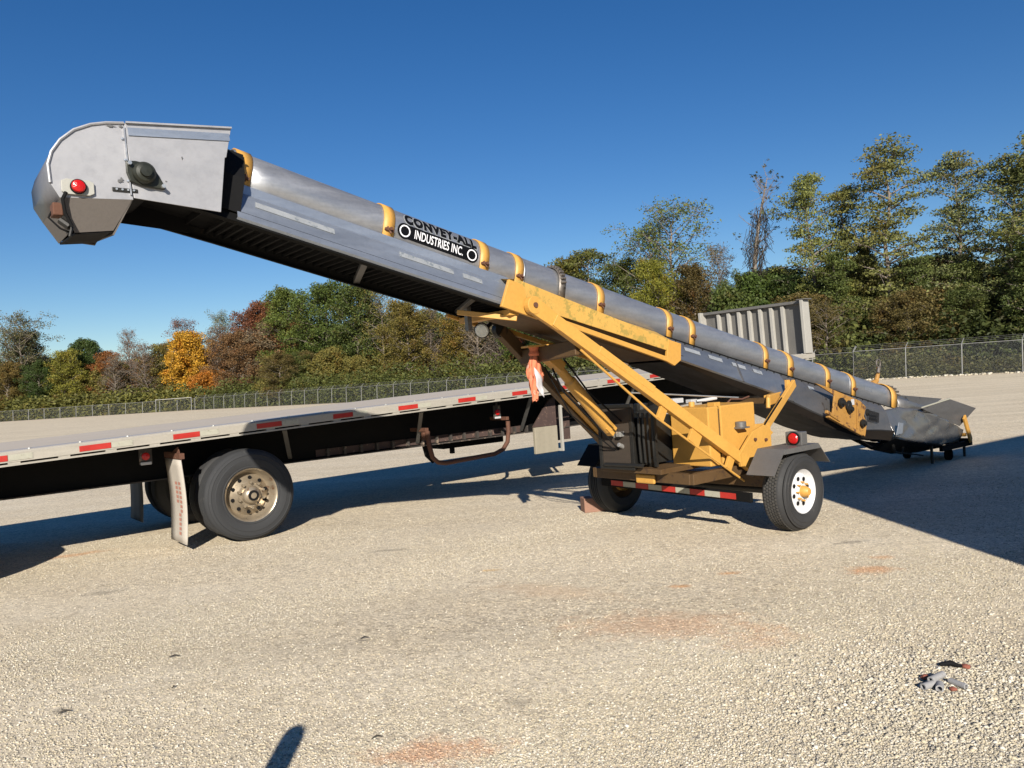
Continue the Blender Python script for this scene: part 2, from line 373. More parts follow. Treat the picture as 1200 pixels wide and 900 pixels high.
# loose stones lying on the gravel
def stones(name, label, count, areafn, smin, smax, m='stone', pw=2.2):
    """angular stones, eight facets each, every one of its own size, squash and turn"""
    bv = np.array([(1, 0, 0), (-1, 0, 0), (0, 1, 0), (0, -1, 0), (0, 0, 1), (0, 0, -1)], float)
    bf = np.array([(0, 2, 4), (2, 1, 4), (1, 3, 4), (3, 0, 4), (2, 0, 5), (1, 2, 5), (3, 1, 5), (0, 3, 5)])
    P = areafn(count); count = len(P)
    s_ = smin+(smax-smin)*rng.random(count)**pw
    V = bv[None]*(1+.5*(rng.random((count, 6, 1))-.5))+.28*(rng.random((count, 6, 3))-.5)
    tx = (rng.random(count)-.5)*2.4; c_, d_ = np.cos(tx)[:, None], np.sin(tx)[:, None]
    V = np.stack([V[:, :, 0], V[:, :, 1]*c_-V[:, :, 2]*d_, V[:, :, 1]*d_+V[:, :, 2]*c_], 2)
    V = V*(s_[:, None, None]*np.stack([.8+.5*rng.random(count), .7+.5*rng.random(count), .5+.35*rng.random(count)], 1)[:, None, :])
    an = rng.random(count)*6.283; ca, sa = np.cos(an)[:, None], np.sin(an)[:, None]
    X = V[:, :, 0]*ca-V[:, :, 1]*sa; Y = V[:, :, 0]*sa+V[:, :, 1]*ca; Z = V[:, :, 2]+s_[:, None]*.25
    V = np.stack([X+P[:, 0:1], Y+P[:, 1:2], Z], 2).reshape(-1, 3)
    Fc = (bf[None]+(np.arange(count)*6)[:, None, None]).reshape(-1, 3)
    me = bpy.data.meshes.new(name); me.vertices.add(len(V)); me.vertices.foreach_set('co', V.ravel())
    me.loops.add(Fc.size); me.loops.foreach_set('vertex_index', Fc.ravel()); me.polygons.add(len(Fc))
    me.polygons.foreach_set('loop_start', np.arange(0, Fc.size, 3)); me.update(calc_edges=True)
    me.materials.append(M[m]); o = bpy.data.objects.new(name, me); link(o)
    return tag(o, label, None, None, 'stuff')
def near_area(c):
    Y = 2.9+6.5*rng.random(c)**2.0; X = (rng.random(c)*2-1)*(.78*Y)
    d = .5+.5*np.sin(1.9*(X*.62-Y*.78)+.9*np.sin(X*1.3+.5))
    d2 = .5+.5*np.sin(3.1*(X*.6-Y*.8)+2+1.3*np.sin(X*.8))
    d3 = .5+.5*np.sin(.9*X+2.2*Y+1.5*np.sin(.7*Y+X*.5))
    keep = (rng.random(c) < .06+.95*(d*d2*.6+d3*.3)**.9+.6*np.exp(-((X-2.0)**2+(Y-3.5)**2)/1.2))
    return np.stack([X, Y], 1)[keep]
stones('gravel', 'small pale loose stones covering the yard', 430000, near_area, .0028, .0085)
def corner_area(c):
    X = 2.0+.50*rng.standard_normal(c); Y = 3.55+.35*rng.standard_normal(c); return np.stack([X, Y], 1)
stones('gravel', 'coarser loose stones around the pipe scraps', 9000, corner_area, .004, .014)
def verge_area(c):
    i = rng.integers(0, 3, c); t = rng.random(c); A = np.array(FL)[i]; B = np.array(FL)[i+1]; P = A+(B-A)*t[:, None]
    return P*(1-(.1+.9*rng.random(c))[:, None]*.03)
stones('rubble', 'pale rubble thrown along the foot of the right fence', 1500, verge_area, .02, .14)

# ------------------------------------------------------------------ conveyor
CO = (1.79, 8.05, 0.0); CA = math.atan2(.621, .784)
conv = thing('belt_conveyor', 'long inclined grey tube belt conveyor on a yellow two-wheeled carriage', 'conveyor', CO, CA)
def zc(u): return 3.075-.2368*(u+4.47)-.045*math.sin(math.pi*min(1, max(0, (u+4.6)/9.0)))
SN, CN = .2304, .973
def K(u, v, n): return (u+n*SN, v, zc(u)+n*CN)
def us(a, b, k): return [a+(b-a)*i/k for i in range(k+1)]
TR = .168
def tube_sec(u, r=TR, low=-.145, segs=20):
    pts = [K(u, -r, low)]+[K(u, -r*math.cos(math.pi*i/segs), r*math.sin(math.pi*i/segs)) for i in range(segs+1)]+[K(u, r, low)]
    return pts
tb = MB(); tb.loft([tube_sec(u) for u in us(-4.62, 4.36, 36)]); tb.build('tube_cover', 'galv', conv, smooth=True, solid=.004)
# joint seams of the tube sheets
for u in (-3.46, -2.2, 1.74, 3.1):
    mb = MB(); mb.loft([tube_sec(u-.008, TR+.003), tube_sec(u+.008, TR+.003)]); mb.build('seam', 'galv', conv, smooth=True, solid=.003)
# ledge (edge channel) along both sides
for sg, nm in ((-1, 'edge_channel'), (1, 'edge_channel')):
    for a, b in ((-4.56, -2.38),):
        mb = MB(); mb.loft([[K(u, sg*.174, -.10), K(u, sg*.195, -.105), K(u, sg*.200, -.165), K(u, sg*.235, -.185), K(u, sg*.245, -.20)] for u in us(a, b, 16)])
        mb.build(nm, 'skirt', conv, solid=.004)
# side skirts
def skirt(a, b, sg, m, bot, k=16, nm='side_skirt', up=False):
    mb = MB()
    if up: mb.loft([[K(u, sg*.195, -.155), K(u, sg*.275, -.255), K(u, sg*.36, bot(u)), K(u, sg*.345, bot(u)-.012)] for u in us(a, b, k)])
    else: mb.loft([[K(u, sg*.245, -.20), K(u, sg*.275, -.255), K(u, sg*.36, bot(u)), K(u, sg*.345, bot(u)-.012)] for u in us(a, b, k)])
    return mb.build(nm, m, conv, solid=.005)
def lerp_tab(tab):
    X = [t[0] for t in tab]; Y = [t[1] for t in tab]
    return lambda u: float(np.interp(u, X, Y))
botL = lerp_tab([(-.5, -.375), (.4, -.40), (1.2, -.43), (2.0, -.52), (3.0, -.60), (3.5, -.53), (4.2, -.46)])
for sg in (-1, 1):
    skirt(-4.60, -2.40, sg, 'skirt', lambda u: -.375)
    skirt(-.42, 1.50, sg, 'skirtdark', botL, up=True)
    skirt(1.50, 3.85, sg, 'hull', botL, up=True)
    mb = MB(); mb.loft([[K(u, sg*.172, -.138), K(u, sg*.21, -.150)] for u in us(-.42, 4.3, 10)]); mb.build('seam_flange', 'belt', conv, solid=.006)
for u in (.62, 1.55):
    mb = MB(); mb.loft([[K(u_, -.25, -.20), K(u_, -.281, -.255), K(u_, -.366, botL(u_))] for u_ in (u, u+.03)]); mb.build('joint_strip', 'hull', conv, solid=.006)
# inner belt box seen from below
mb = MB()
def inner(u, d): return [K(u, -.33, -.33), K(u, -.20, -.30), K(u, .20, -.30), K(u, .33, -.33)]
mb.loft([inner(u, 0) for u in us(-5.25, -.3, 24)]); mb.build('carrying_belt', 'belt', conv, solid=.006)
mb = MB()
for u in us(-4.6, -.6, 66):
    mb.bar(K(u, -.31, -.345), K(u, .31, -.345), .02, .018)
mb.build('belt_cleats', 'belt', conv)
mb = MB()
for sg in (-1, 1):
    mb.loft([[K(u, sg*.30, -.33), K(u, sg*.345, -.40), K(u, sg*.30, -.405)] for u in us(-5.25, -2.4, 12)])
mb.build('frame_rail', 'black', conv, solid=.008)
for u, w_ in ((-3.7, .05), (-2.75, .05), (-1.2, .05)):
    mb = MB(); mb.bar(K(u, -.33, -.37), K(u+.25, .33, -.37), w_, .03); mb.build('cross_brace', 'hull', conv, bevel=.003)
mb = MB(); mb.bar(K(-2.55, .1, -.36), K(-2.50, .1, -.56), .045, .045); mb.build('bracket', 'fender', conv, bevel=.003)
# lower return housing under the lower half
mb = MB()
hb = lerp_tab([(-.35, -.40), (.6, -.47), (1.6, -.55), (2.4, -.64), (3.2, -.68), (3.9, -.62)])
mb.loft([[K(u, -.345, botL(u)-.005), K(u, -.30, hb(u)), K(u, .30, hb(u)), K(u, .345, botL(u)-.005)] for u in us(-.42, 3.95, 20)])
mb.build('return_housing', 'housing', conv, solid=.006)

mb = MB(); mb.loft([[K(u, -.33, -.34), K(u, -.30, -.10), K(u, -.17, .10), K(u, .17, .10), K(u, .30, -.10), K(u, .33, -.34)] for u in (-5.0, -4.58)]); mb.build('inner_shroud', 'belt', conv, solid=.005)
# clamp bands over the tube
def band(u, wdt=.085, m='yellow', r=TR+.008, low=-.15, bolt=True):
    mb = MB()
    lo = lambda q: [K(q, -r-.004, low)]+[K(q, -r*math.cos(math.pi*i/18), r*math.sin(math.pi*i/18)) for i in range(19)]+[K(q, r+.004, low)]
    mb.loft([lo(u-wdt/2), lo(u+wdt/2)]); b = mb.build('clamp_band', m, conv, smooth=True, solid=.009)
    if bolt:
        q = MB()
        q.bar(K(u-.035, -r-.016, -.055), K(u+.035, -r-.016, -.055), .022, .018)
        q.bar(K(u-.02, -r-.020, -.035), K(u+.012, -r-.028, -.080), .013, .011)
        q.tube([K(u, -r, -.05), K(u, -r-.05, -.05)], .013, 8)
        q.build('band_bolt', 'rust', b)
    return b
for u, wd in ((-4.57, .10), (-3.50, .09), (-2.63, .085), (-2.27, .085), (-1.32, .085), (-.37, .085), (-.02, .085), (1.26, .085), (1.75, .11), (2.56, .10), (3.17, .10)):
    band(u+.01, wd)
b = band(-1.79, .075, 'chain', TR+.016, -.12, False)
q = MB()
for i in range(15):
    t = math.pi*(i+.5)/16; q.tube([K(-1.815, -(TR+.03)*math.cos(t), (TR+.03)*math.sin(t)), K(-1.765, -(TR+.03)*math.cos(t+.09), (TR+.03)*math.sin(t+.09))], .012, 6)
q.build('chain_links', 'chain', b)
b = band(4.22, .15, 'yellow', TR+.022, -.15, False)
q = MB()
for i in range(9):
    t = math.pi*(i+1)/11; q.tube([K(4.31, -(TR+.02)*math.cos(t), (TR+.02)*math.sin(t)), K(4.37, -(TR+.03)*math.cos(t), (TR+.03)*math.sin(t))], .016, 6)
q.build('collar_bolts', 'chain', b)
# reflective tapes along the skirt
def tape(u0, u1, n0, n1, m='greytape'):
    def P(u, n):   # lies on the skirt face, 4 mm proud
        v = .245+(-.20-n)/.055*.03 if n > -.255 else .275+(-.255-n)/.12*.085
        return K(u, -v-.007, n)
    mb = MB(); mb.loft([[P(u, n0), P(u, n1)] for u in us(u0, u1, 3)]); return mb.build('reflective_tape', m, conv, solid=.002)
for u0, u1 in ((-4.48, -3.93), (-3.42, -2.95), (-2.86, -2.68), (-.22, .02), (.16, .38), (.55, .78), (.92, 1.08), (2.0, 2.12)):
    tape(u0, u1, -.212, -.252)
# lettering
def text_mesh(body, name, m, parent, u0, u1, t0, t1, rr, bold=.0, flip=False, spacing=1.0):
    cu = bpy.data.curves.new('txt', 'FONT'); cu.body = body; cu.size = 1; cu.offset = bold; cu.space_character = spacing; cu.resolution_u = 3
    tmp = bpy.data.objects.new('txt', cu); link(tmp)
    dg = bpy.context.evaluated_depsgraph_get(); me = bpy.data.meshes.new_from_object(tmp.evaluated_get(dg))
    bpy.data.objects.remove(tmp)
    bm = bmesh.new(); bm.from_mesh(me)
    X = [v.co.x for v in bm.verts]; Y = [v.co.y for v in bm.verts]; x0, x1, y0, y1 = min(X), max(X), min(Y), max(Y)
    for i in range(1, 6):
        bmesh.ops.bisect_plane(bm, geom=bm.verts[:]+bm.edges[:]+bm.faces[:], plane_co=(0, y0+(y1-y0)*i/6, 0), plane_no=(0, 1, 0))
    for v in bm.verts:
        a = u0+(u1-u0)*(v.co.x-x0)/(x1-x0); t = t0+(t1-t0)*(v.co.y-y0)/(y1-y0)
        v.co = Vector(cylp(a, t, rr))
    bm.to_mesh(me); bm.free(); me.materials.clear(); me.materials.append(M[m])
    o = bpy.data.objects.new(name, me); link(o, parent); return o
def cylp(u, t, rr):
    if t < 0: return K(u, -rr, t)
    an = t/TR; return K(u, -rr*math.cos(an), rr*math.sin(an))
def patch(u0, u1, t0, t1, rr, name, m, k=8, rounded=0):
    mb = MB(); mb.loft([[cylp(u0+(u1-u0)*i/6, t0+(t1-t0)*j/k, rr) for j in range(k+1)] for i in range(7)]); return mb.build(name, m, conv, solid=.001)
text_mesh('CONVEY-ALL', 'lettering', 'greytape', conv, -3.368, -2.692, .038, .150, TR+.004, .095, spacing=1.14)
text_mesh('CONVEY-ALL', 'lettering', 'decal', conv, -3.36, -2.70, .046, .144, TR+.007, .066, spacing=1.14)
patch(-3.36, -2.74, -.070, .040, TR+.004, 'lettering', 'decal')
text_mesh('INDUSTRIES INC.', 'lettering', 'decalwhite', conv, -3.27, -2.83, -.048, .022, TR+.0075, .012, spacing=1.04)
for uu in (-3.355, -2.745):
    mb = MB()
    mb.add([cylp(uu+.062*math.cos(a), -.015+.062*math.sin(a), TR+.0055) for a in us(0, 2*math.pi, 24)[:-1]], [tuple(range(24))]); mb.build('lettering', 'decal', conv)
    mb = MB(); mb.loft([[cylp(uu+rr*math.cos(a), -.015+rr*math.sin(a), TR+.008) for a in us(0, 2*math.pi, 24)] for rr in (.036, .046)]); mb.build('lettering', 'decalwhite', conv)
patch(3.46, 3.66, -.02, .03, TR+.004, 'sticker', 'sticker', 2)

# yellow boom rails carrying the tube
for sg in (-1, 1):
    v0 = sg*.40
    mb = MB()
    out = [K(-2.46, 0, -.16), K(-.60, 0, -.235), K(-.47, 0, -.30), K(-.50, 0, -.345), K(-2.24, 0, -.345), K(-2.46, 0, -.345)]
    mb.prism([(p[0], v0, p[2]) for p in out], (0, sg*-.012, 0))
    mb.loft([[K(u, sg*.176, -.13), K(u, sg*.39, -.165-(u+2.46)*.037)] for u in us(-2.46, -.55, 6)])   # sloping top plate from tube to rail
    mb.build('boom_rail', 'mossy', conv, bevel=.004)
    mb = MB(); mb.prism([(p[0], sg*.405, p[2]) for p in (K(-2.52, 0, -.185), K(-2.38, 0, -.19), K(-2.30, 0, -.34), K(-2.18, 0, -.43), K(-2.56, 0, -.42))], (0, sg*-.03, 0)); mb.build('pivot_plate', 'yellow', conv, bevel=.004)
    mb = MB(); mb.prism([(p[0], sg*.41, p[2]) for p in (K(-.62, 0, -.24), K(-.44, 0, -.24), K(-.42, 0, -.40), K(-.50, 0, -.47), K(-.62, 0, -.45))], (0, sg*-.03, 0)); mb.build('end_plate', 'yellow', conv, bevel=.004)
    mb = MB(); mb.bar(K(-2.02, sg*.385, -.385), K(-.55, sg*.395, -.43), .03, .045, up=K(0, 0, 1)); mb.build('slide_rail', 'yellow', conv, bevel=.004)
mb = MB(); mb.bar(K(-2.40, -.36, -.42), K(-2.40, .36, -.42), .10, .05); mb.bar(K(-2.70, .0, -.46), K(-2.35, -.34, -.46), .05, .04); mb.build('cross_member', 'yellow', conv, bevel=.004)
# underside pan between rails
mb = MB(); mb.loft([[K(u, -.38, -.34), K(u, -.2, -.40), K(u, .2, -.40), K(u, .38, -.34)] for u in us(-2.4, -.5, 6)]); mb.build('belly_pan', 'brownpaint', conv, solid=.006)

# head hood
hood = [(-5.303, 2.775), (-5.672, 2.75), (-5.715, 2.83), (-5.72, 2.93), (-5.70, 3.00), (-5.655, 3.07), (-5.585, 3.135), (-5.50, 3.178), (-5.42, 3.20), (-5.328, 3.212)]
HW = .42
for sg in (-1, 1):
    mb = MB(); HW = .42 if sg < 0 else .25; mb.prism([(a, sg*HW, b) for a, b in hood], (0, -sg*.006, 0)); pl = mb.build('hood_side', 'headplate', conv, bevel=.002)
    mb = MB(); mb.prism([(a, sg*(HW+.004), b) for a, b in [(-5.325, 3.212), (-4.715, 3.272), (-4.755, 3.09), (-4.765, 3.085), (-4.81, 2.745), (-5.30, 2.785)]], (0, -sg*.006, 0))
    mb.build('head_side', 'headplate' if sg < 0 else 'belt', conv, bevel=.002)  # far plate in belt black: its unlit inside is put into the colour
    mb = MB(); mb.bar((-5.31, sg*(HW+.008), 3.165), (-4.73, sg*(HW+.008), 3.215), .006, .045, up=(0, 0, 1)); mb.build('edge_strip', 'skirt', conv)
    mb = MB(); mb.bar((-5.32, sg*(HW+.010), 3.215), (-4.715, sg*(HW+.010), 3.275), .02, .010); mb.build('top_flange', 'headplate', conv)
HW = .42; mb = MB(); mb.loft([[(a, v_, b) for v_ in (-HW+.004, .246)] for a, b in hood[1:]+[(-4.715, 3.265)]]); mb.build('hood_wrap', 'hoodwrap', conv, smooth=True, solid=.005, angle=60)
HW = .42
# rolled lip round hood side
mb = MB(); mb.tube([(a, -HW-.004, b) for a, b in hood[2:]], .008, 6); mb.build('hood_lip', 'headplate', conv, smooth=True)
mb = MB(); mb.loft([[(-4.83, v_, z_) for v_ in (-.38, .28)] for z_ in (2.80, 3.20)]); mb.build('head_bulkhead', 'belt', conv, solid=.006)
mb = MB(); mb.tube([(-5.25, -.38, 2.98), (-5.25, .28, 2.98)], .15, 20); mb.build('head_pulley', 'belt', conv, smooth=True)
# spout: tapering rubber funnel, open at the bottom
top = [(-5.672, -HW), (-5.31, -HW), (-5.31, .25), (-5.672, .25)]; bt = [(-5.605, -.37), (-5.41, -.37), (-5.41, .16), (-5.605, .16)]
mb = MB()
for i in range(4):
    j = (i+1) % 4
    mb.add([(top[i][0], top[i][1], 2.775 if i in (1, 2) else 2.755), (top[j][0], top[j][1], 2.775 if j in (1, 2) else 2.755), (bt[j][0], bt[j][1], 2.60 if bt[j][1] < 0 else 2.63), (bt[i][0], bt[i][1], 2.575 if bt[i][1] < 0 else 2.61)], [(0, 1, 2, 3)])
mb.build('discharge_spout', 'spout', conv, solid=.008)
mb = MB(); mb.add([(-5.603, -.366, 2.571), (-5.412, -.366, 2.596), (-5.412, .156, 2.626), (-5.603, .156, 2.606)], [(0, 1, 2, 3)]); mb.build('spout_mouth_shade', 'belt', conv, solid=.01)  # black sheet over the open mouth, standing in for the dark inside
for k_, (pa, pb, n_) in enumerate((((-5.28, 3.182), (-4.86, 3.215), 4), ((-5.34, 3.12), (-5.325, 2.88), 3))):
    mb = MB()
    for i in range(n_):
        a = pa[0]+(pb[0]-pa[0])*i/(n_-1); b = pa[1]+(pb[1]-pa[1])*i/(n_-1); mb.lathe([(.008, 0), (.006, .004), (.0005, .005)], (a, -HW-.005, b), (0, -1, 0), 8)
    mb.build('rivets', 'skirt', conv, smooth=True)
mb = MB()
for u in us(-.3, 3.9, 30): mb.lathe([(.009, 0), (.009, .006), (.0005, .007)], K(u, -.212, -.168), (0, -1, 0), 6)
mb.build('skirt_bolts', 'dark', conv)
for px_, pz_, sx_, sz_ in ((-5.40, 3.185, .035, .008), (-5.345, 3.19, .016, .008), (-5.37, 2.875, .020, .010), (-5.36, 2.885, .012, .014), (-5.12, 2.90, .008, .004), (-5.02, 3.05, .006, .012)):
    mb = MB(); mb.prism([(px_+sx_*math.cos(t)*(.7+.3*math.sin(3*t+px_*50)), -HW-.0075, pz_+sz_*math.sin(t)*(.7+.3*math.cos(4*t))) for t in us(0, 2*math.pi, 14)[:-1]], (0, .001, 0)); mb.build('paint_chip', 'fender', conv)
mb = MB(); mb.bar((-5.315, -HW-.006, 2.80), (-5.33, -HW-.006, 3.19), .012, .008, up=(0, 0, 1)); mb.build('weld_bead', 'galv', conv)
# marker lamp
def lamp(name, c, ax, r, parent, body='lampbody', lens='lens', plate=(.16, .085)):
    ax = Vector(ax); c = Vector(c); side = ax.cross(Vector((0, 0, 1))).normalized(); up = side.cross(ax).normalized()
    mb = MB(); hx, hy = plate[0]/2, plate[1]/2
    o = [c+side*hx*cx_+up*hy*cy_ for cx_, cy_ in ((-1, -.7), (-.7, -1), (.7, -1), (1, -.7), (1, .7), (.7, 1), (-.7, 1), (-1, .7))]
    mb.prism([tuple(p) for p in o], tuple(ax*.012)); b = mb.build(name, body, parent, bevel=.002)
    q = MB(); q.lathe([(r*1.12, .012), (r*1.12, .03), (r*.98, .032)], c, ax, 28); q.build('grommet', 'belt', b, smooth=True)
    q = MB(); q.lathe([(r, .02), (r, .032), (r*.85, .042), (r*.4, .048), (.0005, .049)], c, ax, 28); q.build('lens', lens, b, smooth=True)
    return b
lamp('marker_lamp', (-5.585, -HW-.006, 2.815), (0, -1, 0), .036, conv)
mb = MB(); mb.tube([(-5.645, -HW-.02, 2.78), (-5.665, -HW-.025, 2.74), (-5.655, -HW-.01, 2.67), (-5.625, -HW, 2.60)], .010, 8); mb.tube([(-5.69, -.30, 2.72), (-5.72, -.32, 2.66), (-5.67, -.34, 2.60), (-5.62, -.33, 2.58)], .006, 6)
mb.build('cable', 'belt', conv, smooth=True)
mb = MB(); mb.box((-5.68, -.33, 2.70), (.05, .10, .07)); mb.build('rusty_latch', 'rust', conv, bevel=.006)
mb = MB(); mb.tube([(-5.67, -.36, 2.64), (-5.63, -.39, 2.60)], .02, 8); mb.tube([(-5.62, -.39, 2.60), (-5.635, -.40, 2.545)], .008, 6); mb.build('latch_bolt', 'dark', conv)
# shaft bearing and take-up slot
mb = MB(); bc = (-5.235, -HW-.008, 2.925)
mb.prism([(bc[0]+a, bc[1], bc[2]+b_) for a, b_ in ((-.10, .065), (-.05, .07), (.03, .06), (.06, .02), (.105, -.065), (.10, -.08), (-.02, -.07), (-.085, -.05), (-.10, .0))], (0, -.022, 0))
br_ = mb.build('shaft_bearing', 'darkgreen', conv, bevel=.004)
q = MB(); q.lathe([(.062, 0), (.062, .03), (.05, .045), (.032, .05), (.03, .07), (.0005, .072)], (bc[0]-.01, bc[1]-.02, bc[2]), (0, -1, 0), 24); q.build('bearing_cap', 'darkgreen', br_, smooth=True)
q = MB()
for a, b_ in ((-.085, .05), (.09, -.065)): q.tube([(bc[0]+a, bc[1]-.02, bc[2]+b_), (bc[0]+a, bc[1]-.045, bc[2]+b_)], .012, 6)
q.build('bearing_bolts', 'steel', br_)
mb = MB(); mb.box((-5.345, -HW-.007, 2.825), (.135, .006, .022)); mb.build('adjusting_slot', 'dark', conv, bevel=.008)
mb = MB()
for i in range(4): mb.tube([(-5.39+i*.03, -HW-.008, 2.826), (-5.39+i*.03, -HW-.016, 2.826)], .006, 8)
mb.build('slot_bolts', 'steel', conv)

# lift arms
def arm(sg, p, q_, w_, h_, m, nm='lift_arm'):
    mb = MB(); mb.bar(p, q_, w_, h_); return mb.build(nm, m, conv, bevel=.006)
PT = (-2.37, -.45, 2.19); PB = (.06, -.72, .60)
d = Vector(PB)-Vector(PT); dn = d.normalized()
a1 = arm(-1, tuple(Vector(PT)+dn*.22), PB, .075, .105, 'yellow')
q = MB(); q.lathe([(.0005, -.03), (.075, -.03), (.075, .03), (.0005, .03)], (PT[0], PT[1], PT[2]), (0, 1, 0), 24)
q.bar(tuple(Vector(PT)+dn*.02), tuple(Vector(PT)+dn*.30), .05, .14, h2=.115); hinge = q.build('arm_hinge', 'yellow', a1, bevel=.006)
q = MB(); q.tube([(PT[0], PT[1]-.04, PT[2]), (PT[0], PT[1]+.08, PT[2])], .022, 10); q.build('hinge_pin', 'rust', a1, smooth=True)
q = MB(); q.bar(tuple(Vector(PT)+dn*.75+Vector((0, -.006, .03))), tuple(Vector(PT)+dn*1.45+Vector((0, -.006, .03))), .07, .065); q.build('arm_strip', 'yellow', a1, bevel=.005)
# feed rod under the near arm and its tabs
nrm = Vector((dn.z, 0, -dn.x)).normalized()
if nrm.z > 0: nrm = -nrm
def onarm(t, off): return tuple(Vector(PT)+d*t+nrm*off)
q = MB(); q.tube([onarm(.20, .07), onarm(.55, .17), onarm(.99, .17)], .011, 8); q.build('arm_hose', 'yellow', a1, smooth=True)
for t in (.56, .72, .90):
    q = MB(); q.bar(onarm(t, .02), onarm(t+.0, .17), .03, .09 if t != .72 else .16); q.build('arm_tab', 'yellow', a1, bevel=.003)
FT = (-2.10, .36, 2.06); FB = (-.10, .66, .47)
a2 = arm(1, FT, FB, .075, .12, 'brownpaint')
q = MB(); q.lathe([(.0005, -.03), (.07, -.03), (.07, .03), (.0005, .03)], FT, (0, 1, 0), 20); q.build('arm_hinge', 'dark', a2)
q = MB(); q.bar((-1.35, .40, 1.44), (-.25, .62, .58), .085, .03); q.build('arm_strip', 'yellow', a2, bevel=.004)  # yellow strip on the brown far arm, painting in its sunlit face
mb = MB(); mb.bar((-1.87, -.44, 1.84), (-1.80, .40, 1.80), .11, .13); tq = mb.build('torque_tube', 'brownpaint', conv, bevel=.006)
mb = MB(); mb.bar((-2.02, .12, 1.885), (-1.82, .06, 1.89), .16, .015); mb.build('gusset', 'yellow', tq)
mb = MB(); mb.bar((-2.05, .30, 2.10), (-1.25, -.40, 1.66), .03, .03); mb.build('tie_bar', 'brownpaint', conv)
# hydraulic cylinder
c0 = Vector((-1.72, .12, 1.78)); c1 = Vector((-.98, .16, 1.06)); c2 = Vector((-.62, .18, .72))
mb = MB(); mb.tube([c0, c0+(c1-c0)*.3, c0+(c1-c0)*.32, c1], [.045, .045, .062, .062], 20); cy = mb.build('hydraulic_cylinder', 'yellow', conv, smooth=True)
q = MB(); q.tube([c1, c2], .024, 14); q.build('piston_rod', 'steel', cy, smooth=True)
q = MB(); q.bar(c1-Vector((.05, 0, -.04)), c1+(c2-c1)*.12, .10, .10); q.bar(c1+(c2-c1)*.35, c1+(c2-c1)*.75, .07, .09); q.build('cylinder_clevis', 'yellow', cy, bevel=.005)
q = MB(); q.bar(c0+Vector((-.06, 0, .03)), c0+Vector((.12, 0, -.10)), .11, .10); q.build('cylinder_eye', 'yellow', cy, bevel=.006)
q = MB(); q.tube([c0+Vector((.06, -.08, .02)), c0+(c1-c0)*.5+Vector((0, -.10, .03)), c1+Vector((.08, -.10, .06)), c2+Vector((.0, -.12, .1))], .009, 8)
q.tube([c0+Vector((.0, -.02, -.10)), c0+(c1-c0)*.3+Vector((-.10, -.02, -.10)), c0+(c1-c0)*.7+Vector((-.03, -.05, -.14)), c2+Vector((-.12, -.05, -.02))], .009, 8)
q.tube([c0+Vector((-.02, .06, -.08)), c0+(c1-c0)*.25+Vector((-.12, .05, -.05)), c0+(c1-c0)*.6+Vector((-.16, .05, -.12)), c2+Vector((-.20, -.02, .05))], .007, 8)
q.build('hydraulic_hose', 'belt', cy, smooth=True)
q = MB(); q.box(tuple(c1+Vector((.07, -.10, -.06))), (.10, .06, .05)); q.tube([c1+Vector((.02, -.1, -.16)), c1+Vector((.16, -.1, -.22))], .022, 10); q.box(tuple(c1+Vector((.22, -.06, -.22))), (.12, .05, .08)); q.build('valve_block', 'steel', cy, bevel=.004)

# carriage frame
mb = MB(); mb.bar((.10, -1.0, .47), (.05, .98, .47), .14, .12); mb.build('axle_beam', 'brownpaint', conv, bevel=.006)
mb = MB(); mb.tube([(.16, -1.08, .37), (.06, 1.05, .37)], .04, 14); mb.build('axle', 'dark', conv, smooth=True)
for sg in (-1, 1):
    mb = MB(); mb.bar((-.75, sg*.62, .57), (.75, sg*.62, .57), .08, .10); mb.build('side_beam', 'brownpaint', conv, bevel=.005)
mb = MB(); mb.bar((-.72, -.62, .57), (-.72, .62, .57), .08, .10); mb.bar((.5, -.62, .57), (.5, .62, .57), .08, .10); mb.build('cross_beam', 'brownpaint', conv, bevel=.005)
mb = MB(); mb.box((-.78, -.10, .55), (.03, .24, .09)); mb.build('step_plate', 'yellow', conv, bevel=.02)
# underrun bar with tape
B0 = Vector((-.33, .95, .40)); B1 = Vector((-.33, -.98, .37))
mb = MB(); mb.bar(B0, B1, .04, .09); ub = mb.build('underrun_bar', 'black', conv, bevel=.004)
k = 9
for i in range(k):
    p = B0+(B1-B0)*(.08+.84*i/k); e = B0+(B1-B0)*(.08+.84*(i+.98)/k)
    q = MB(); q.bar(p+Vector((-.022, 0, 0)), e+Vector((-.022, 0, 0)), .003, .055, up=(0, 0, 1)); q.build('reflective_tape', 'redtape' if i % 2 == 0 else 'whitetape', ub)
# near gusset, brace and pads by the fender
def plate(name, pts, v, th, m, parent=None, bevel=.004):
    mb = MB(); mb.prism([(a, v, b) for a, b in pts], (0, th, 0)); return mb.build(name, m, parent or conv, bevel=bevel)
mb = MB(); mb.bar((.30, -.62, .80), (1.40, -.42, 1.36), .04, .085); bc_ = mb.build('brace', 'yellow', conv, bevel=.005)
q = MB(); q.bar((.28, -.66, .87), (.95, -.54, 1.22), .012, .012); q.build('cable', 'belt', bc_)
plate('gusset', [(-.12, .62), (-.14, .74), (.10, .94), (.30, .99), (.45, .90), (.26, .78), (.40, .64), (.20, .60)], -.74, .03, 'yellow')
plate('bracket', [(.36, .99), (.62, .98), (.62, .72), (.42, .68), (.30, .84)], -.60, .03, 'yellow')
mb = MB(); mb.tube([(.30, -.76, .84), (.30, -.70, .84)], .016, 8); mb.tube([(.12, -.76, .86), (.12, -.70, .86)], .016, 8); mb.build('gusset_bolts', 'rust', conv)
mb = MB(); mb.bar((.86, -.42, 1.20), (1.28, -.30, 1.22), .07, .11); mb.tube([(.78, -.48, 1.12), (.82, -.46, 1.22), (.88, -.42, 1.24)], .025, 8); mb.build('saddle', 'yellow', conv, bevel=.008)
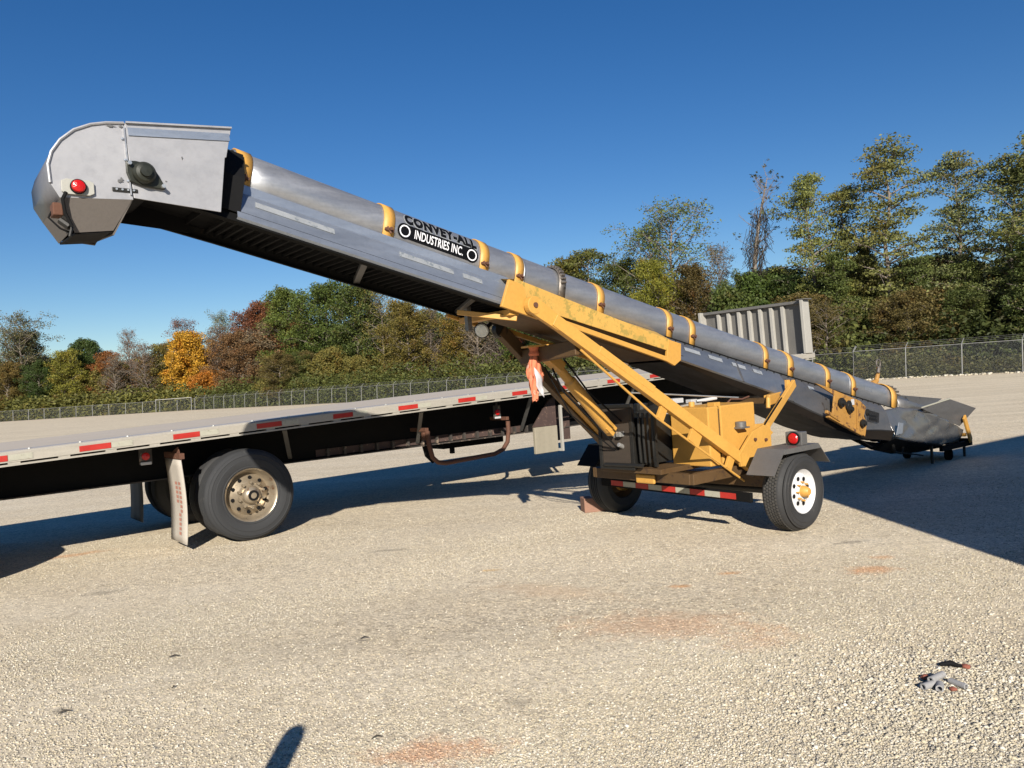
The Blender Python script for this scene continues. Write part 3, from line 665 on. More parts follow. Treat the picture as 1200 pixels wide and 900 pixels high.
mb = MB(); mb.bar((.86, .42, 1.20), (.86, -.42, 1.20), .06, .06); mb.build('cross_member', 'brownpaint', conv)
mb = MB(); mb.bar((1.30, -.40, 1.26), (1.30, -.40, 1.40), .05, .04); mb.build('saddle_lug', 'yellow', conv, bevel=.004)
# stub struts holding the saddle
mb = MB(); mb.bar((.60, .62, .60), (1.28, .42, 1.32), .04, .08); mb.build('brace', 'rustyellow', conv, bevel=.005)

# fender near
def fender(sg, uc):
    v0 = sg*.93; v1 = sg*1.22; z0 = .80
    pr = [(uc-.50, .58), (uc-.30, z0), (uc+.27, z0), (uc+.46, .60)]
    mb = MB(); mb.loft([[(a, v0, b), (a, v1, b)] for a, b in pr])
    mb.add([(pr[1][0], v1, z0), (pr[2][0], v1, z0), (pr[2][0]+.03, v1, z0-.045), (pr[1][0]-.03, v1, z0-.045)], [(0, 1, 2, 3)])
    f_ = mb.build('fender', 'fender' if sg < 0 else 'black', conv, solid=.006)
    if sg < 0:
        q = MB(); q.add([(pr[0][0], v0, pr[0][1]), (pr[1][0], v0, pr[1][1]), (pr[1][0], v0, .70), (pr[0][0]+.1, v0, .55)], [(0, 1, 2, 3)]); q.build('fender_gusset', 'fender', f_, solid=.006)
    return f_
fe = fender(-1, .18)
mb = MB(); mb.box((.27, -1.10, .865), (.10, .17, .125)); tl = mb.build('lamp_box', 'fender', conv, bevel=.006)
q = MB(); q.lathe([(.052, 0), (.052, .02), (.04, .032), (.0005, .036)], (.215, -1.11, .868), (-1, 0, 0), 28); q.build('tail_lamp', 'lens', tl, smooth=True)
q = MB(); q.lathe([(.063, 0), (.063, .016), (.05, .02)], (.215, -1.11, .868), (-1, 0, 0), 28); q.build('grommet', 'belt', tl, smooth=True)
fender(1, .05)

# wheels
def wheel(parent, c, ax, Rr, W_, rim_r, tyremat, rimmat, hubmat, kind='trailer', groove=True):
    """c = centre of the outer tyre face, ax = outward axis"""
    a = Vector(ax); c = Vector(c)
    # rim disc
    if kind == 'trailer':
        prof = [(rim_r*1.02, 0), (rim_r, -.004), (rim_r*.93, -.03), (rim_r*.84, -.045), (rim_r*.72, -.035), (rim_r*.45, -.03), (rim_r*.36, -.01), (.001, -.01)]
    else:
        prof = [(rim_r*1.03, 0), (rim_r, -.004), (rim_r*.94, -.03), (rim_r*.86, -.11), (rim_r*.80, -.125), (rim_r*.50, -.05), (rim_r*.46, -.035), (.001, -.035)]
    mb = MB(); mb.lathe(prof, c, a, 48); wl = mb.build('wheel', rimmat, parent, smooth=True)
    if kind != 'trailer':
        q = MB(); q.lathe([(.058, .058), (.058, .068), (.034, .070), (.034, .058)], c, a, 24); q.build('oil_cap', 'belt', wl, smooth=True)
    t = Vector((0, 0, 1)); x = a.cross(t).normalized(); y = a.cross(x)
    nh = 8 if kind == 'trailer' else 10
    for i in range(nh):
        an = 2*math.pi*(i+.35)/nh; rr = rim_r*(.60 if kind == 'trailer' else .66); p = c+(x*math.cos(an)+y*math.sin(an))*rr
        h0 = -.0295 if kind == 'trailer' else -.084
        q = MB(); q.lathe([(.021, h0+.001), (.021, h0+.004), (.0005, h0+.0045)] if kind == 'trailer' else [(.021, h0), (.021, h0+.012), (.0005, h0+.0125)], p, a, 14)
        q.build('vent_hole', 'belt', wl)
    if kind == 'trailer':
        q = MB(); q.lathe([(.055, -.01), (.052, .025), (.045, .035), (.038, .055), (.03, .062), (.0005, .063)], c, a, 24); q.build('hub_cap', hubmat, wl, smooth=True)
        q = MB()
        for i in range(8):
            an = 2*math.pi*i/8; p = c+(x*math.cos(an)+y*math.sin(an))*rim_r*.42; q.tube([p+a*-.02, p+a*.012], .009, 6)
        q.build('wheel_nuts', hubmat, wl)
    else:
        q = MB(); q.lathe([(.105, -.035), (.10, .0), (.085, .03), (.06, .045), (.055, .06), (.03, .065), (.0005, .065)], c, a, 28); q.build('hub_cap', hubmat, wl, smooth=True)
        q = MB()
        for i in range(10):
            an = 2*math.pi*(i+.5)/10; p = c+(x*math.cos(an)+y*math.sin(an))*.142; q.tube([p+a*-.04, p+a*.01], .015, 6)
        q.build('wheel_nuts', 'alu', wl)
    # tyre
    s_ = Rr-rim_r
    prof = [(rim_r*1.0, -.02), (rim_r*1.03, .004), (rim_r+s_*.12, .012), (rim_r+s_*.15, .008), (rim_r+s_*.3, .018), (rim_r+s_*.5, .021), (rim_r+s_*.52, .016), (rim_r+s_*.70, .013), (rim_r+s_*.72, .017), (rim_r+s_*.75, .010), (rim_r+s_*.84, .004), (Rr-.035, -.012), (Rr-.012, -.028), (Rr, -.048)]
    g0 = -.048; k_ = 5; wgt = W_-.096
    if groove:
        for i in range(1, k_):
            m_ = g0-wgt*i/k_
            prof += [(Rr+.001, m_+.008), (Rr-.011, m_+.006), (Rr-.011, m_-.006), (Rr+.001, m_-.008)]
    prof += [(Rr, -W_+.048), (Rr-.012, -W_+.028), (Rr-.035, -W_+.012), (rim_r+s_*.5, -W_-.015), (rim_r, -W_+.01), (rim_r*.97, -W_+.02), (rim_r*.97, -.02)]
    q = MB(); q.lathe(prof, c, a, 96, closed=True); ty = q.build('tyre', tyremat, wl, smooth=True, angle=30)
    return wl, ty, x, y
wn, tn, wx, wy = wheel(conv, (.19, -1.19, .372), (0, -1, 0), .372, .235, .205, 'tyre', 'rimwhite', 'yellow')
q = MB()     # tread blocks across the near tyre
for i in range(72):
    an = 2*math.pi*i/72
    for j, ph in ((0, 0), (1, .5), (2, 0), (3, .5), (4, 0)):
        t_ = an+ph*2*math.pi/72; vv_ = -1.19+.048+.139*(j+.5)/5
        e = Vector((math.cos(t_), 0, math.sin(t_))); tg = Vector((-math.sin(t_), 0, math.cos(t_)))
        p = Vector((.19, vv_, .372))+e*.3725
        q.hexa([tuple(p+tg*sx*.0115+Vector((0, 1, 0))*sy*.010+e*sz*.0045) for sz in (-1, 1) for sx, sy in ((-1, -1), (1, -1), (1, 1), (-1, 1))])
q.build('tread_blocks', 'treaddust', wn)
# far wheel: seen from its inner side, low on air
wf, tf, _, _ = wheel(conv, (.03, 1.20, .365), (0, 1, 0), .37, .235, .205, 'tyredust', 'rimwhite', 'yellow')
q = MB(); q.lathe([(.20, 0), (.19, .05), (.15, .10), (.09, .09), (.085, .0), (.0005, 0)], (.03, .985, .365), (0, 1, 0), 30); q.build('rim_back', 'brownpaint', wf, smooth=True)
q = MB(); q.lathe([(.12, 0), (.12, .05), (.06, .07), (.0005, .07)], (.03, .96, .365), (0, 1, 0), 20); q.build('brake_drum', 'yellow', wf, smooth=True)

# engine, radiator and tanks
mb = MB(); mb.box((-.52, .02, .64), (.70, .80, .05)); mb.build('engine_base', 'brownpaint', conv, bevel=.004)
mb = MB(); mb.box((-.88, .14, .97), (.05, .40, .58)); rd = mb.build('radiator', 'radiator', conv, bevel=.004)
q = MB()
for v_ in (-.075, .355): q.bar((-.90, v_, .66), (-.90, v_, 1.28), .035, .04)
for z_ in (.665, 1.275): q.bar((-.90, -.09, z_), (-.90, .37, z_), .04, .035)
q.build('radiator_frame', 'dark', rd, bevel=.003)
mb = MB()
for i, v_ in enumerate((-.13, -.17, -.21, -.25)): mb.tube([(-.86+.02*i, v_, 1.20), (-.88+.02*i, v_-.01, .95), (-.86+.02*i, v_, .72)], .013, 8)
mb.bar((-.80, -.27, .68), (-.80, -.27, 1.20), .03, .03)
mb.build('hose_bundle', 'dark', conv, smooth=True)
mb = MB(); mb.box((-.57, .11, .92), (.52, .50, .46)); mb.tube([(-.62, .05, 1.14), (-.62, .05, 1.28)], .07, 14); mb.tube([(-.75, .0, 1.16), (-.45, .0, 1.22)], .045, 12); mb.box((-.5, .1, 1.17), (.2, .3, .1))
mb.build('engine_block', 'dark', conv, bevel=.006)
mb = MB(); mb.tube([(-.70, -.10, .70), (-.70, -.16, .70)], .06, 16); mb.tube([(-.92, -.2, .70), (-.92, .3, .69)], .02, 8); mb.build('engine_pipework', 'dark', conv, smooth=True)
# left tank and right tank with a slot between them
mb = MB(); mb.box((-.36, -.40, .935), (.16, .46, .57)); t1 = mb.build('hydraulic_tank', 'yellow', conv, bevel=.012)
mb = MB(); mb.box((.04, -.40, .935), (.56, .45, .57)); t2 = mb.build('fuel_tank', 'yellow', conv, bevel=.012)
q = MB(); q.box((-.262, -.56, .96), (.04, .10, .46)); q.build('slot_strip', 'brownpaint', t2)  # dark strip filling the slot between the tanks, in place of its shade
q = MB(); q.box((-.25, -.56, 1.235), (.09, .09, .04)); q.tube([(-.36, -.38, 1.22), (-.36, -.38, 1.27)], .03, 12); q.build('tank_lug', 'yellow', t2, bevel=.005)
q = MB(); q.lathe([(.055, 0), (.055, .05), (.05, .055), (.0005, .056)], (.02, -.66, .99), (0, 0, 1), 20); q.bar((-.04, -.66, .985), (.10, -.66, .985), .10, .015); q.build('filler_cap', 'fender', t2, smooth=True)
mb = MB(); mb.box((-.10, .05, 1.27), (.16, .12, .05)); mb.tube([(.05, -.12, 1.25), (.28, -.20, 1.27)], .02, 8); mb.box((.12, .0, 1.25), (.10, .08, .04)); mb.build('fuse_box', 'panelwhite', conv, bevel=.006)
mb = MB(); mb.tube([(.30, -.30, 1.20), (.36, -.32, 1.25), (.50, -.36, 1.24), (.62, -.36, 1.26)], .010, 6); mb.build('cable', 'rust', conv, smooth=True)
mb = MB(); mb.tube([(-.9, -.1, 1.40), (.45, -.35, 1.26)], .008, 6); mb.build('control_rod', 'steel', conv, smooth=True)

# drive station plate near the tail
dp = [K(2.18, 0, -.20), K(2.95, 0, -.245), K(3.10, 0, -.30), K(3.06, 0, -.42), K(3.14, 0, -.50), K(3.12, 0, -.67), K(2.75, 0, -.60), K(2.34, 0, -.53), K(2.36, 0, -.27), K(1.92, 0, -.195)]
pl = plate('drive_plate', [(p[0], p[2]) for p in dp], -.395, .02, 'rustyellow')
def kn(name, u, n, r, v=-.41, m='dark', L=.05, seg=20):
    q = MB(); c = K(u, v, n); q.lathe([(r, 0), (r, L*.5), (r*.6, L*.6), (r*.55, L), (.0005, L)], c, (0, -1, 0), seg); return q.build(name, m, pl, smooth=True)
kn('shaft_bearing', 2.48, -.34, .058); kn('shaft_bearing', 2.68, -.39, .05); kn('sprocket', 2.66, -.35, .065, L=.02); kn('shaft_bearing', 3.0, -.52, .05); kn('sprocket', 3.10, -.37, .045, L=.03)
q = MB(); q.bar(K(2.86, -.405, -.29), K(2.90, -.405, -.60), .012, .02); q.build('plate_rib', 'rustyellow', pl)
q = MB(); q.box(K(2.76, -.402, -.29), (.07, .006, .07)); q.build('sticker', 'panelwhite', pl)
q = MB(); q.bar(K(2.22, -.40, -.54), K(3.0, -.40, -.66), .05, .04); q.bar(K(2.15, -.42, -.50), K(2.45, -.42, -.56), .04, .04); q.build('skid_rail', 'rustyellow', pl, bevel=.008)
q = MB()
for i in range(18): q.bar(K(3.24+i*.014, -.368, -.32), K(3.24+i*.014, -.368, -.45), .003, .006)
q.build('vent_slots', 'belt', conv)
# hook jack on the tube end
mb = MB(); mb.tube([K(3.98, 0, .15), K(4.08, 0, .22), K(4.12, 0, .34), K(4.10, 0, .42)], [.05, .035, .024, .02], 10); hk = mb.build('lifting_bracket', 'rustyellow', conv, bevel=.004)
q = MB(); c = K(4.11, 0, .47); ring = circ(c, .055, (1, 0, 0), (0, 0, 1), 20, R(-60), R(240)); q.tube(ring, .011, 8); q.tube([K(4.08, -.02, .33), K(4.10, -.02, .42)], .022, 8); q.build('lifting_hook', 'chain', hk, smooth=True)

# tail hopper: crumpled rubberised sides, steel flaps
def crump(p, a=.02):
    h = lambda s: 1-1.6*abs(math.sin(p[0]*5.3*s+p[2]*8+s*3))**.7*abs(math.cos(p[2]*9*s-p[0]*4+1))**.6
    return (p[0], p[1]+a*h(1)+a*.6*h(2.3), p[2]+a*.5*h(1.7))
for sg in (-1, 1):
    mb = MB(); rings = []
    for i in range(45):
        t = i/44; u = 3.85+t*2.10
        topn = np.interp(t, [0, .2, .42, .75, 1], [.87, .88, .81, .60, .42]); botz = np.interp(t, [0, .25, .6, 1], [.62-.10, .40, .27, .22])
        topv = np.interp(t, [0, .25, .6, 1], [.20, .235, .36, .38]); botv = np.interp(t, [0, .3, 1], [.35, .33, .30])
        rings.append([crump((u, sg*(topv+(botv-topv)*s), topn+(botz-topn)*s), .017*min(1, t*4)) for s in us(0, 1, 14)])
    mb.loft(rings); mb.build('hopper_side', 'hopper' if 'hopper' in M else 'hull', conv, smooth=True, solid=.006, angle=0)
M['hopper'] = mat('crumpled grey hopper sheet', (.21, .205, .20), .30, .7, .35, 3, c2=(.09, .08, .07), cover=.30, c2scale=7, bump=.5, bscale=9)
for o in conv.children:
    if o.name.startswith('hopper_side'): o.data.materials[0] = M['hopper']
mb = MB(); mb.loft([[(3.86+t*2.2, v_, z_) for v_, z_ in ((-.34, np.interp(t, [0, .25, .6, 1], [.50, .38, .26, .20])), (0, np.interp(t, [0, .25, .6, 1], [.34, .22, .15, .14])), (.34, np.interp(t, [0, .25, .6, 1], [.50, .38, .26, .20])))] for t in us(0, 1, 8)]); mb.build('hopper_bottom', 'belt', conv, solid=.01)
mb = MB(); mb.prism([(4.64, -.345, .84), (5.55, -.36, .905), (6.44, -.37, .705), (5.80, -.375, .485)], (.0, .010, .003)); mb.build('hopper_flap', 'hull', conv, bevel=.002)
mb = MB(); mb.prism([(5.40, .28, .985), (6.95, .32, .83), (6.30, .27, .73), (5.30, .25, .80)], (.0, .012, .004)); mb.build('hopper_flap', 'hull', conv, bevel=.002)
mb = MB(); mb.bar((4.66, -.35, .845), (5.55, -.365, .912), .014, .018); mb.build('flap_edge', 'whitetape', conv)
mb = MB(); mb.loft([[(4.33, v_, z_) for v_, z_ in ((-.21, .80), (-.175, .99), (-.06, 1.12), (.06, 1.12), (.17, 1.0))], [(4.66, v_, z_) for v_, z_ in ((-.25, .80), (-.20, .93), (-.06, 1.01), (.1, 1.02), (.26, .95))], [(5.05, v_, z_) for v_, z_ in ((-.32, .78), (-.24, .84), (-.05, .90), (.14, .93), (.28, .93))], [(5.6, v_, z_) for v_, z_ in ((-.33, .58), (-.2, .62), (0, .66), (.16, .78), (.27, .92))]]); mb.build('hopper_throat', 'hopper', conv, smooth=True, solid=.005)
mb = MB(); mb.prism([(3.92, -.375, .70), (4.04, -.375, .68), (4.0, -.375, .55), (3.82, -.375, .54)], (0, .01, 0)); mb.build('patch_plate', 'skirt', conv, bevel=.002)
mb = MB(); mb.bar((5.86, -.42, .62), (6.10, -.40, .24), .03, .10); mb.bar((5.98, -.38, .34), (6.12, .38, .34), .05, .05); mb.build('tail_bar', 'yellow', conv, bevel=.006)
mb = MB(); mb.bar((5.3, -.30, .20), (6.25, -.34, .20), .05, .08); mb.bar((5.3, .30, .20), (6.25, .34, .20), .05, .08); mb.bar((6.15, -.38, .22), (6.15, .38, .22), .08, .10); mb.build('tail_skid', 'black', conv, bevel=.005)
for v_ in (-.30, .30):
    mb = MB(); mb.lathe([(.085, 0), (.085, .06), (.0005, .06), (.0005, 0)], (5.62, v_, .085), (0, 1, 0), 24); mb.build('caster_wheel', 'belt', conv, smooth=True)
mb = MB(); mb.bar((5.0, -.30, .32), (5.0, -.30, .02), .03, .03); mb.tube([(4.05, -.2, .44), (4.12, -.2, .28), (4.3, -.2, .24), (4.42, -.2, .40)], .018, 8); mb.tube([(4.3, -.2, .25), (4.95, -.2, .14)], .012, 6); mb.bar((6.1, -.3, .2), (6.1, -.3, .0), .03, .03); mb.build('tail_stand', 'dark', conv)
# work lamp on the far arm
wl = lamp('work_lamp', (-2.34, .30, 2.06), (-.75, -.62, -.25), .062, conv, body='dark', lens='lensclear', plate=(.10, .10))
mb = MB(); mb.tube([(-2.30, .32, 2.06), (-2.20, .34, 2.13), (-2.12, .36, 2.10)], .02, 8); mb.build('lamp_stalk', 'dark', conv, smooth=True)

# convert conveyor-frame helper for free standing things
CM = Matrix.Translation(CO) @ Matrix.Rotation(CA, 4, 'Z')
def cw(u, v, z): return tuple(CM @ Vector((u, v, z)))

# safety flag hanging from the torque tube
fl = thing('safety_flag', 'orange and white cloth flag knotted under the yellow cross tube', 'flag', cw(-1.90, .13, 1.80), CA)
mb = MB(); rings = []
for i in range(22):
    t = i/21; w_ = .035+.07*math.sin(math.pi*min(1, t*1.15))**.8
    rings.append([((math.cos(a)*w_*(.68+.20*math.sin(3*a+t*4)+.16*math.sin(7*a-t*6)))-.03*t, math.sin(a)*w_*.45+.012*math.sin(5*a+t*9), .02-.42*t-.015*math.cos(2*a+6*t)) for a in us(0, 2*math.pi, 26)[:-1]])
mb.loft(rings, close=True); mb.build('cloth', 'orange', fl, smooth=True, angle=0)
mb = MB(); mb.loft([[(.01+.05*t-.02*s_, -.055+.01*s_, -.12-.26*t-.02*s_) for s_ in us(-1, 1, 4)] if False else [(-.055+.10*t+.04*s_*(1-abs(2*t-1)), -.050-.012*math.sin(6*t), -.13-.22*t+.03*s_) for s_ in us(-1, 1, 4)] for t in us(0, 1, 8)]); mb.build('white_stripe', 'clothwhite', fl, smooth=True, solid=.003)
mb = MB(); mb.lathe([(.045, -.02), (.055, 0), (.04, .03), (.05, .06)], (0, 0, .02), (0, 0, 1), 14); mb.build('knot', 'orange', fl, smooth=True)

# chock
ck = MB(); ck.prism([(-.17, -.09, 0), (.14, -.09, 0), (.135, -.09, .02), (-.06, -.09, .165), (-.17, -.09, .165)], (0, .19, 0))
ck = ck.build('wheel_chock', 'chock', bevel=.006); ck.location = (.90, 9.02, .001); ck.rotation_euler = (0, 0, CA-.5)
tag(ck, 'red brown wooden wedge against the far conveyor tyre', 'wheel chock')

# ------------------------------------------------------------------ flatbed trailer
FO = (-3.0124, 8.4809, 0.0); FA = math.atan2(.63, .776)
fb = thing('flatbed_trailer', 'long low flatbed trailer with pale side rail and red reflective tapes', 'trailer', FO, FA)
TW = 2.59
def dz(a): return 1.315+.0365*a           # deck edge height
A0, A1 = -5.2, 12.1
def along(pts_fn, a0, a1, name, m, k=8, solid=0.0, parent=None):
    mb = MB(); mb.loft([pts_fn(a) for a in us(a0, a1, k)], close=True)
    r0 = pts_fn(a0); n_ = len(r0); mb.add(r0, [tuple(range(n_))]); mb.add(pts_fn(a1), [tuple(range(n_))])
    return mb.build(name, m, parent or fb)
for sd in (0, 1):
    y0, s_ = (0.0, 1) if sd == 0 else (TW, -1)
    along(lambda a: [(a, y0+s_*.0, dz(a)-.10), (a, y0, dz(a)-.015), (a, y0+s_*.012, dz(a)), (a, y0+s_*.06, dz(a)), (a, y0+s_*.06, dz(a)-.10)], A0, A1, 'side_rail', 'railwhite')
    along(lambda a: [(a, y0-s_*.004, dz(a)-.135), (a, y0-s_*.004, dz(a)-.118), (a, y0+s_*.08, dz(a)-.118), (a, y0+s_*.08, dz(a)-.135)], A0, A1, 'rub_rail', 'railwhite')
    mb = MB()
    for i in range(42):
        a = A0+.2+i*.41; mb.box((a, y0+s_*.03, dz(a)-.109), (.10, .05, .02))
    mb.build('stake_pockets', 'railwhite', fb)
    if sd == 0: mb = MB()
along(lambda a: [(a, .06, dz(a)-.012), (a, .06, dz(a)+.002), (a, .35, dz(a)+.002), (a, .35, dz(a)-.012)], A0, A1, 'deck_edge', 'deck')
along(lambda a: [(a, .352, dz(a)-.03), (a, .352, dz(a)-.001), (a, TW-.06, dz(a)-.001), (a, TW-.06, dz(a)-.03)], A0, A1, 'deck', 'deckwood')
mb = MB()
for i in range(40): a = A0+.2+i*.43; mb.tube([(a, .10, dz(a)), (a, .10, dz(a)+.012)], .016, 8)
mb.build('deck_bolts', 'steel', fb)
def rt(a0, a1, m):
    mb = MB(); mb.add([(a0, -.004, dz(a0)-.085), (a1, -.004, dz(a1)-.085), (a1, -.004, dz(a1)-.03), (a0, -.004, dz(a0)-.03)], [(0, 1, 2, 3)]); return mb.build('reflective_tape', m, fb, solid=.002)
for a0, a1 in ((-3.9, -3.6), (-3.1, -2.8), (-2.42, -2.18), (-1.59, -1.31), (-.72, -.45), (.17, .46), (1.10, 1.36), (2.0, 2.29), (2.93, 3.22), (3.87, 4.15), (4.85, 5.13), (5.82, 6.11), (6.84, 7.13), (7.8, 8.1)):
    rt(a0, a1, 'redtape'); rt(a1+.004, a1+.20, 'whitetape')
# main beams
for y in (.78, TW-.78-.12):
    wb = lambda a: float(np.interp(a, [-5.2, -2, 5.2, 7.5, 9.5, 12], [.76, .74, .77, .84, 1.0, 1.32]))
    mb = MB(); mb.loft([[(a, y, dz(a)-.06), (a, y+.012, dz(a)-.06), (a, y+.012, wb(a)), (a, y, wb(a))] for a in (-5.2, -2, 1, 3, 5.2, 6, 7, 9, 12)], close=True); w1 = mb.build('main_beam', 'black', fb)
    mb = MB(); mb.loft([[(a, y-.08, wb(a)-.012), (a, y+.09, wb(a)-.012), (a, y+.09, wb(a)), (a, y-.08, wb(a))] for a in (-5.2, -2, 1, 3, 5.2, 6, 7, 9, 12)], close=True); mb.build('beam_flange', 'flange', w1)
mb = MB()
for i in range(30): a = A0+.2+i*.58; mb.box((a, TW/2, dz(a)-.105), (.05, TW-.14, .09))
mb.build('cross_members', 'black', fb)
for i in range(16): mb = MB(); a = 1.35+i*.24; mb.box((a, .74, .82), (.035, .05, .10)); mb.build('beam_stiffener', 'flange', fb)
mb = MB(); mb.hexa([(1.2, .768, .775), (4.62, .768, .78), (4.62, .774, .78), (1.2, .774, .775), (1.2, .768, .865), (4.62, .768, .88), (4.62, .774, .88), (1.2, .774, .865)]); mb.build('beam_doubler', 'rustpanel', fb)
# outriggers, pale where the sun reaches them
for a in (-3.0, .55, 2.42, 4.32, 6.6):
    mb = MB(); mb.bar((a+.30, .76, .80), (a-.02, .10, dz(a)-.15), .05, .02); mb.build('outrigger', 'bulk', fb)
# side marker lamps under the rail
for a, z in ((-.92, 1.02), (3.84, 1.12), (-3.6, 1.0)):
    mb = MB(); mb.box((a, .34, z+.03), (.13, .012, .19)); b = mb.build('marker_lamp', 'flange', fb, bevel=.004)
    q = MB(); q.lathe([(.04, 0), (.04, .012), (.02, .02), (.0005, .021)], (a, .332, z+.02), (0, -1, 0), 20); q.build('lens', 'lens', b, smooth=True)
    q = MB(); q.bar((a-.055, .325, z-.055), (a+.055, .325, z-.055), .012, .03); q.build('lamp_guard', 'panelwhite', b, bevel=.006)
    q = MB(); q.bar((a, .34, z+.1), (a, .34, dz(a)-.14), .03, .012); q.build('lamp_hanger', 'flange', b)
# axles: dual wheels
def truck_wheels(a):
    for y, ax_, rim, hub in ((0.02, -1, 'alu', 'alu'), (.345, -1, 'black', 'black')):
        wheel(fb, (a, y, .508), (0, ax_, 0), .508, .275, .29, 'tyredust' if y < .1 else 'tyre', rim, hub, 'truck', True)
    for y in (TW-.02, TW-.345):
        wheel(fb, (a, y, .508), (0, 1, 0), .508, .275, .29, 'tyre', 'black', 'black', 'truck', True)
    mb = MB(); mb.tube([(a, .5, .508), (a, TW-.5, .508)], .075, 14); mb.build('axle', 'black', fb, smooth=True)
    for y in (.72, TW-.72):
        mb = MB(); mb.bar((a-.45, y, .70), (a, y, .52), .09, .08); mb.bar((a, y, .52), (a+.35, y, .66), .09, .08); mb.tube([(a+.25, y, .62), (a+.25, y, .80)], .09, 14); mb.build('suspension_arm', 'black', fb)
truck_wheels(.07); truck_wheels(-3.0)
# mud flaps
def flap_(a, y0, y1, m, z0=.10, letters=False, curve=.05):
    mb = MB(); P = lambda t, s_: (a+curve*math.sin(t*math.pi*.9)*.6-curve*.3, y0+(y1-y0)*s_, .98-(.98-z0)*t)
    mb.loft([[P(t, s_) for s_ in us(0, 1, 3)] for t in us(0, 1, 12)]); f_ = mb.build('mud_flap', m, fb, smooth=True, solid=.012)
    if letters:
        q = MB()
        rr = random.Random(3)
        for j in range(3):
            for i in range(7 if j == 0 else 5):
                t = .27+i*.055+(.38 if j == 2 else 0); s0 = .22+.2*j if j < 2 else .32
                if t > .92: continue
                pts = [Vector(P(t+dt, s0+ds)) + Vector((-.0085, 0, 0)) for dt, ds in ((0, 0), (.036, 0), (.036, .13), (0, .13))]
                q.add([tuple(p) for p in pts], [(0, 1, 2, 3)])
        q.build('printed_letters', 'letterred', f_)
    q = MB(); q.bar((a, y0, 1.02), (a, y1, 1.02), .05, .06); q.prism([(a-.012, y0, .98), (a-.012, y1, .98), (a-.012, y0+.1, 1.12)], (.01, 0, 0)); q.build('flap_hanger', 'rust', f_)
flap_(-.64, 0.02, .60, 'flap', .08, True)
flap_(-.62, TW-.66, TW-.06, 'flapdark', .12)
flap_(-3.72, 0.02, .60, 'flap', .10)
# rusty spare carrier hoop
mb = MB(); y = .30
pts = [(2.60, y, .98), (2.62, y, .78), (2.66, y, .62), (2.74, y, .545), (2.86, y, .52), (3.72, y, .55), (3.88, y, .60), (3.97, y, .70), (4.0, y, .86), (4.0, y, 1.0)]
mb.tube(pts, .032, 12); hp = mb.build('spare_wheel_hoop', 'rust', fb, smooth=True)
q = MB(); q.box((2.60, .34, .92), (.11, .05, .10)); q.box((2.60, .5, 1.0), (.05, .4, .05)); q.box((4.0, .5, 1.04), (.05, .4, .05)); q.build('hoop_bracket', 'rust', hp, bevel=.004)
mb = MB(); mb.tube([(2.95, .95, .80), (2.97, .90, .60), (3.05, .85, .50)], .05, 8); mb.build('hose', 'black', fb)
mb = MB(); mb.box((3.95, 1.35, .68), (1.15, .5, .10)); mb.box((3.6, 1.2, .60), (.06, .06, .12)); mb.build('spare_tray', 'black', fb, bevel=.005)
# landing gear with tan leg housing
mb = MB(); mb.box((4.74, .33, .655), (.46, .05, .40)); lg = mb.build('landing_gear', 'tan', fb, bevel=.006)
q = MB(); q.prism([(4.50, .33, .86), (4.98, .33, .86), (4.98, .33, 1.30), (4.86, .33, 1.26)], (0, .03, 0)); q.build('leg_gusset', 'rustpanel', lg)
q = MB(); q.bar((5.05, .30, .45), (5.05, .30, 1.14), .035, .05); q.bar((5.03, .30, 1.14), (5.55, .30, 1.16), .035, .04); q.bar((5.05, .30, .47), (5.0, .62, .47), .035, .04); q.build('crank_frame', 'bulkrib', lg, bevel=.004)
q = MB(); q.box((5.35, .75, .85), (.55, .06, .55)); q.build('dark_panel', 'rustpanel', lg)
for y in (.62, TW-.62):
    q = MB(); q.bar((7.6, y, .02), (7.6, y, 1.25), .12, .12); q.box((7.6, y, .017), (.3, .3, .03)); q.build('support_leg', 'black', fb)
# bulkhead at the front of the deck
BA = 11.95; zb0 = dz(BA)+.0; zb1 = 2.86; lean = -.06
def bz(y, z, off=0): return (BA+lean*(z-zb0)/(zb1-zb0)+off, y, z)
mb = MB(); mb.hexa([bz(0.03, zb0, 0), bz(0.03, zb0, .03), bz(TW-.03, zb0, .03), bz(TW-.03, zb0, 0), bz(0.03, zb1, 0), bz(0.03, zb1, .03), bz(TW-.03, zb1, .03), bz(TW-.03, zb1, 0)]); bk = mb.build('bulkhead', 'bulk', fb)
for i in range(7):
    y = .50+i*.27
    q = MB(); q.hexa([bz(y, zb0, -.075), bz(y, zb0, -.001), bz(y+.075, zb0, -.001), bz(y+.075, zb0, -.075), bz(y, zb1-.08, -.075), bz(y, zb1-.08, -.001), bz(y+.075, zb1-.08, -.001), bz(y+.075, zb1-.08, -.075)]); q.build('rib', 'bulkrib', bk, bevel=.006)
q = MB(); q.hexa([bz(-.02, zb0, -.20), bz(-.02, zb0, .05), bz(.05, zb0, .05), bz(.05, zb0, -.20), bz(-.02, zb1, -.20), bz(-.02, zb1, .05), bz(.05, zb1, .05), bz(.05, zb1, -.20)]); q.build('corner_post', 'bulkrib', bk, bevel=.008); q = MB()
q.hexa([bz(TW-.05, zb0, -.20), bz(TW-.05, zb0, .05), bz(TW+.02, zb0, .05), bz(TW+.02, zb0, -.20), bz(TW-.05, zb1, -.20), bz(TW-.05, zb1, .05), bz(TW+.02, zb1, .05), bz(TW+.02, zb1, -.20)]); q.build('corner_post', 'bulkrib', bk, bevel=.008)
q = MB(); q.bar(bz(.05, zb1-.03, -.05), bz(TW-.05, zb1-.03, -.05), .10, .06); q.bar(bz(-.10, zb1+.012, -.08), bz(.12, zb1+.012, -.08), .25, .02); q.build('top_rail', 'bulk', bk, bevel=.005)

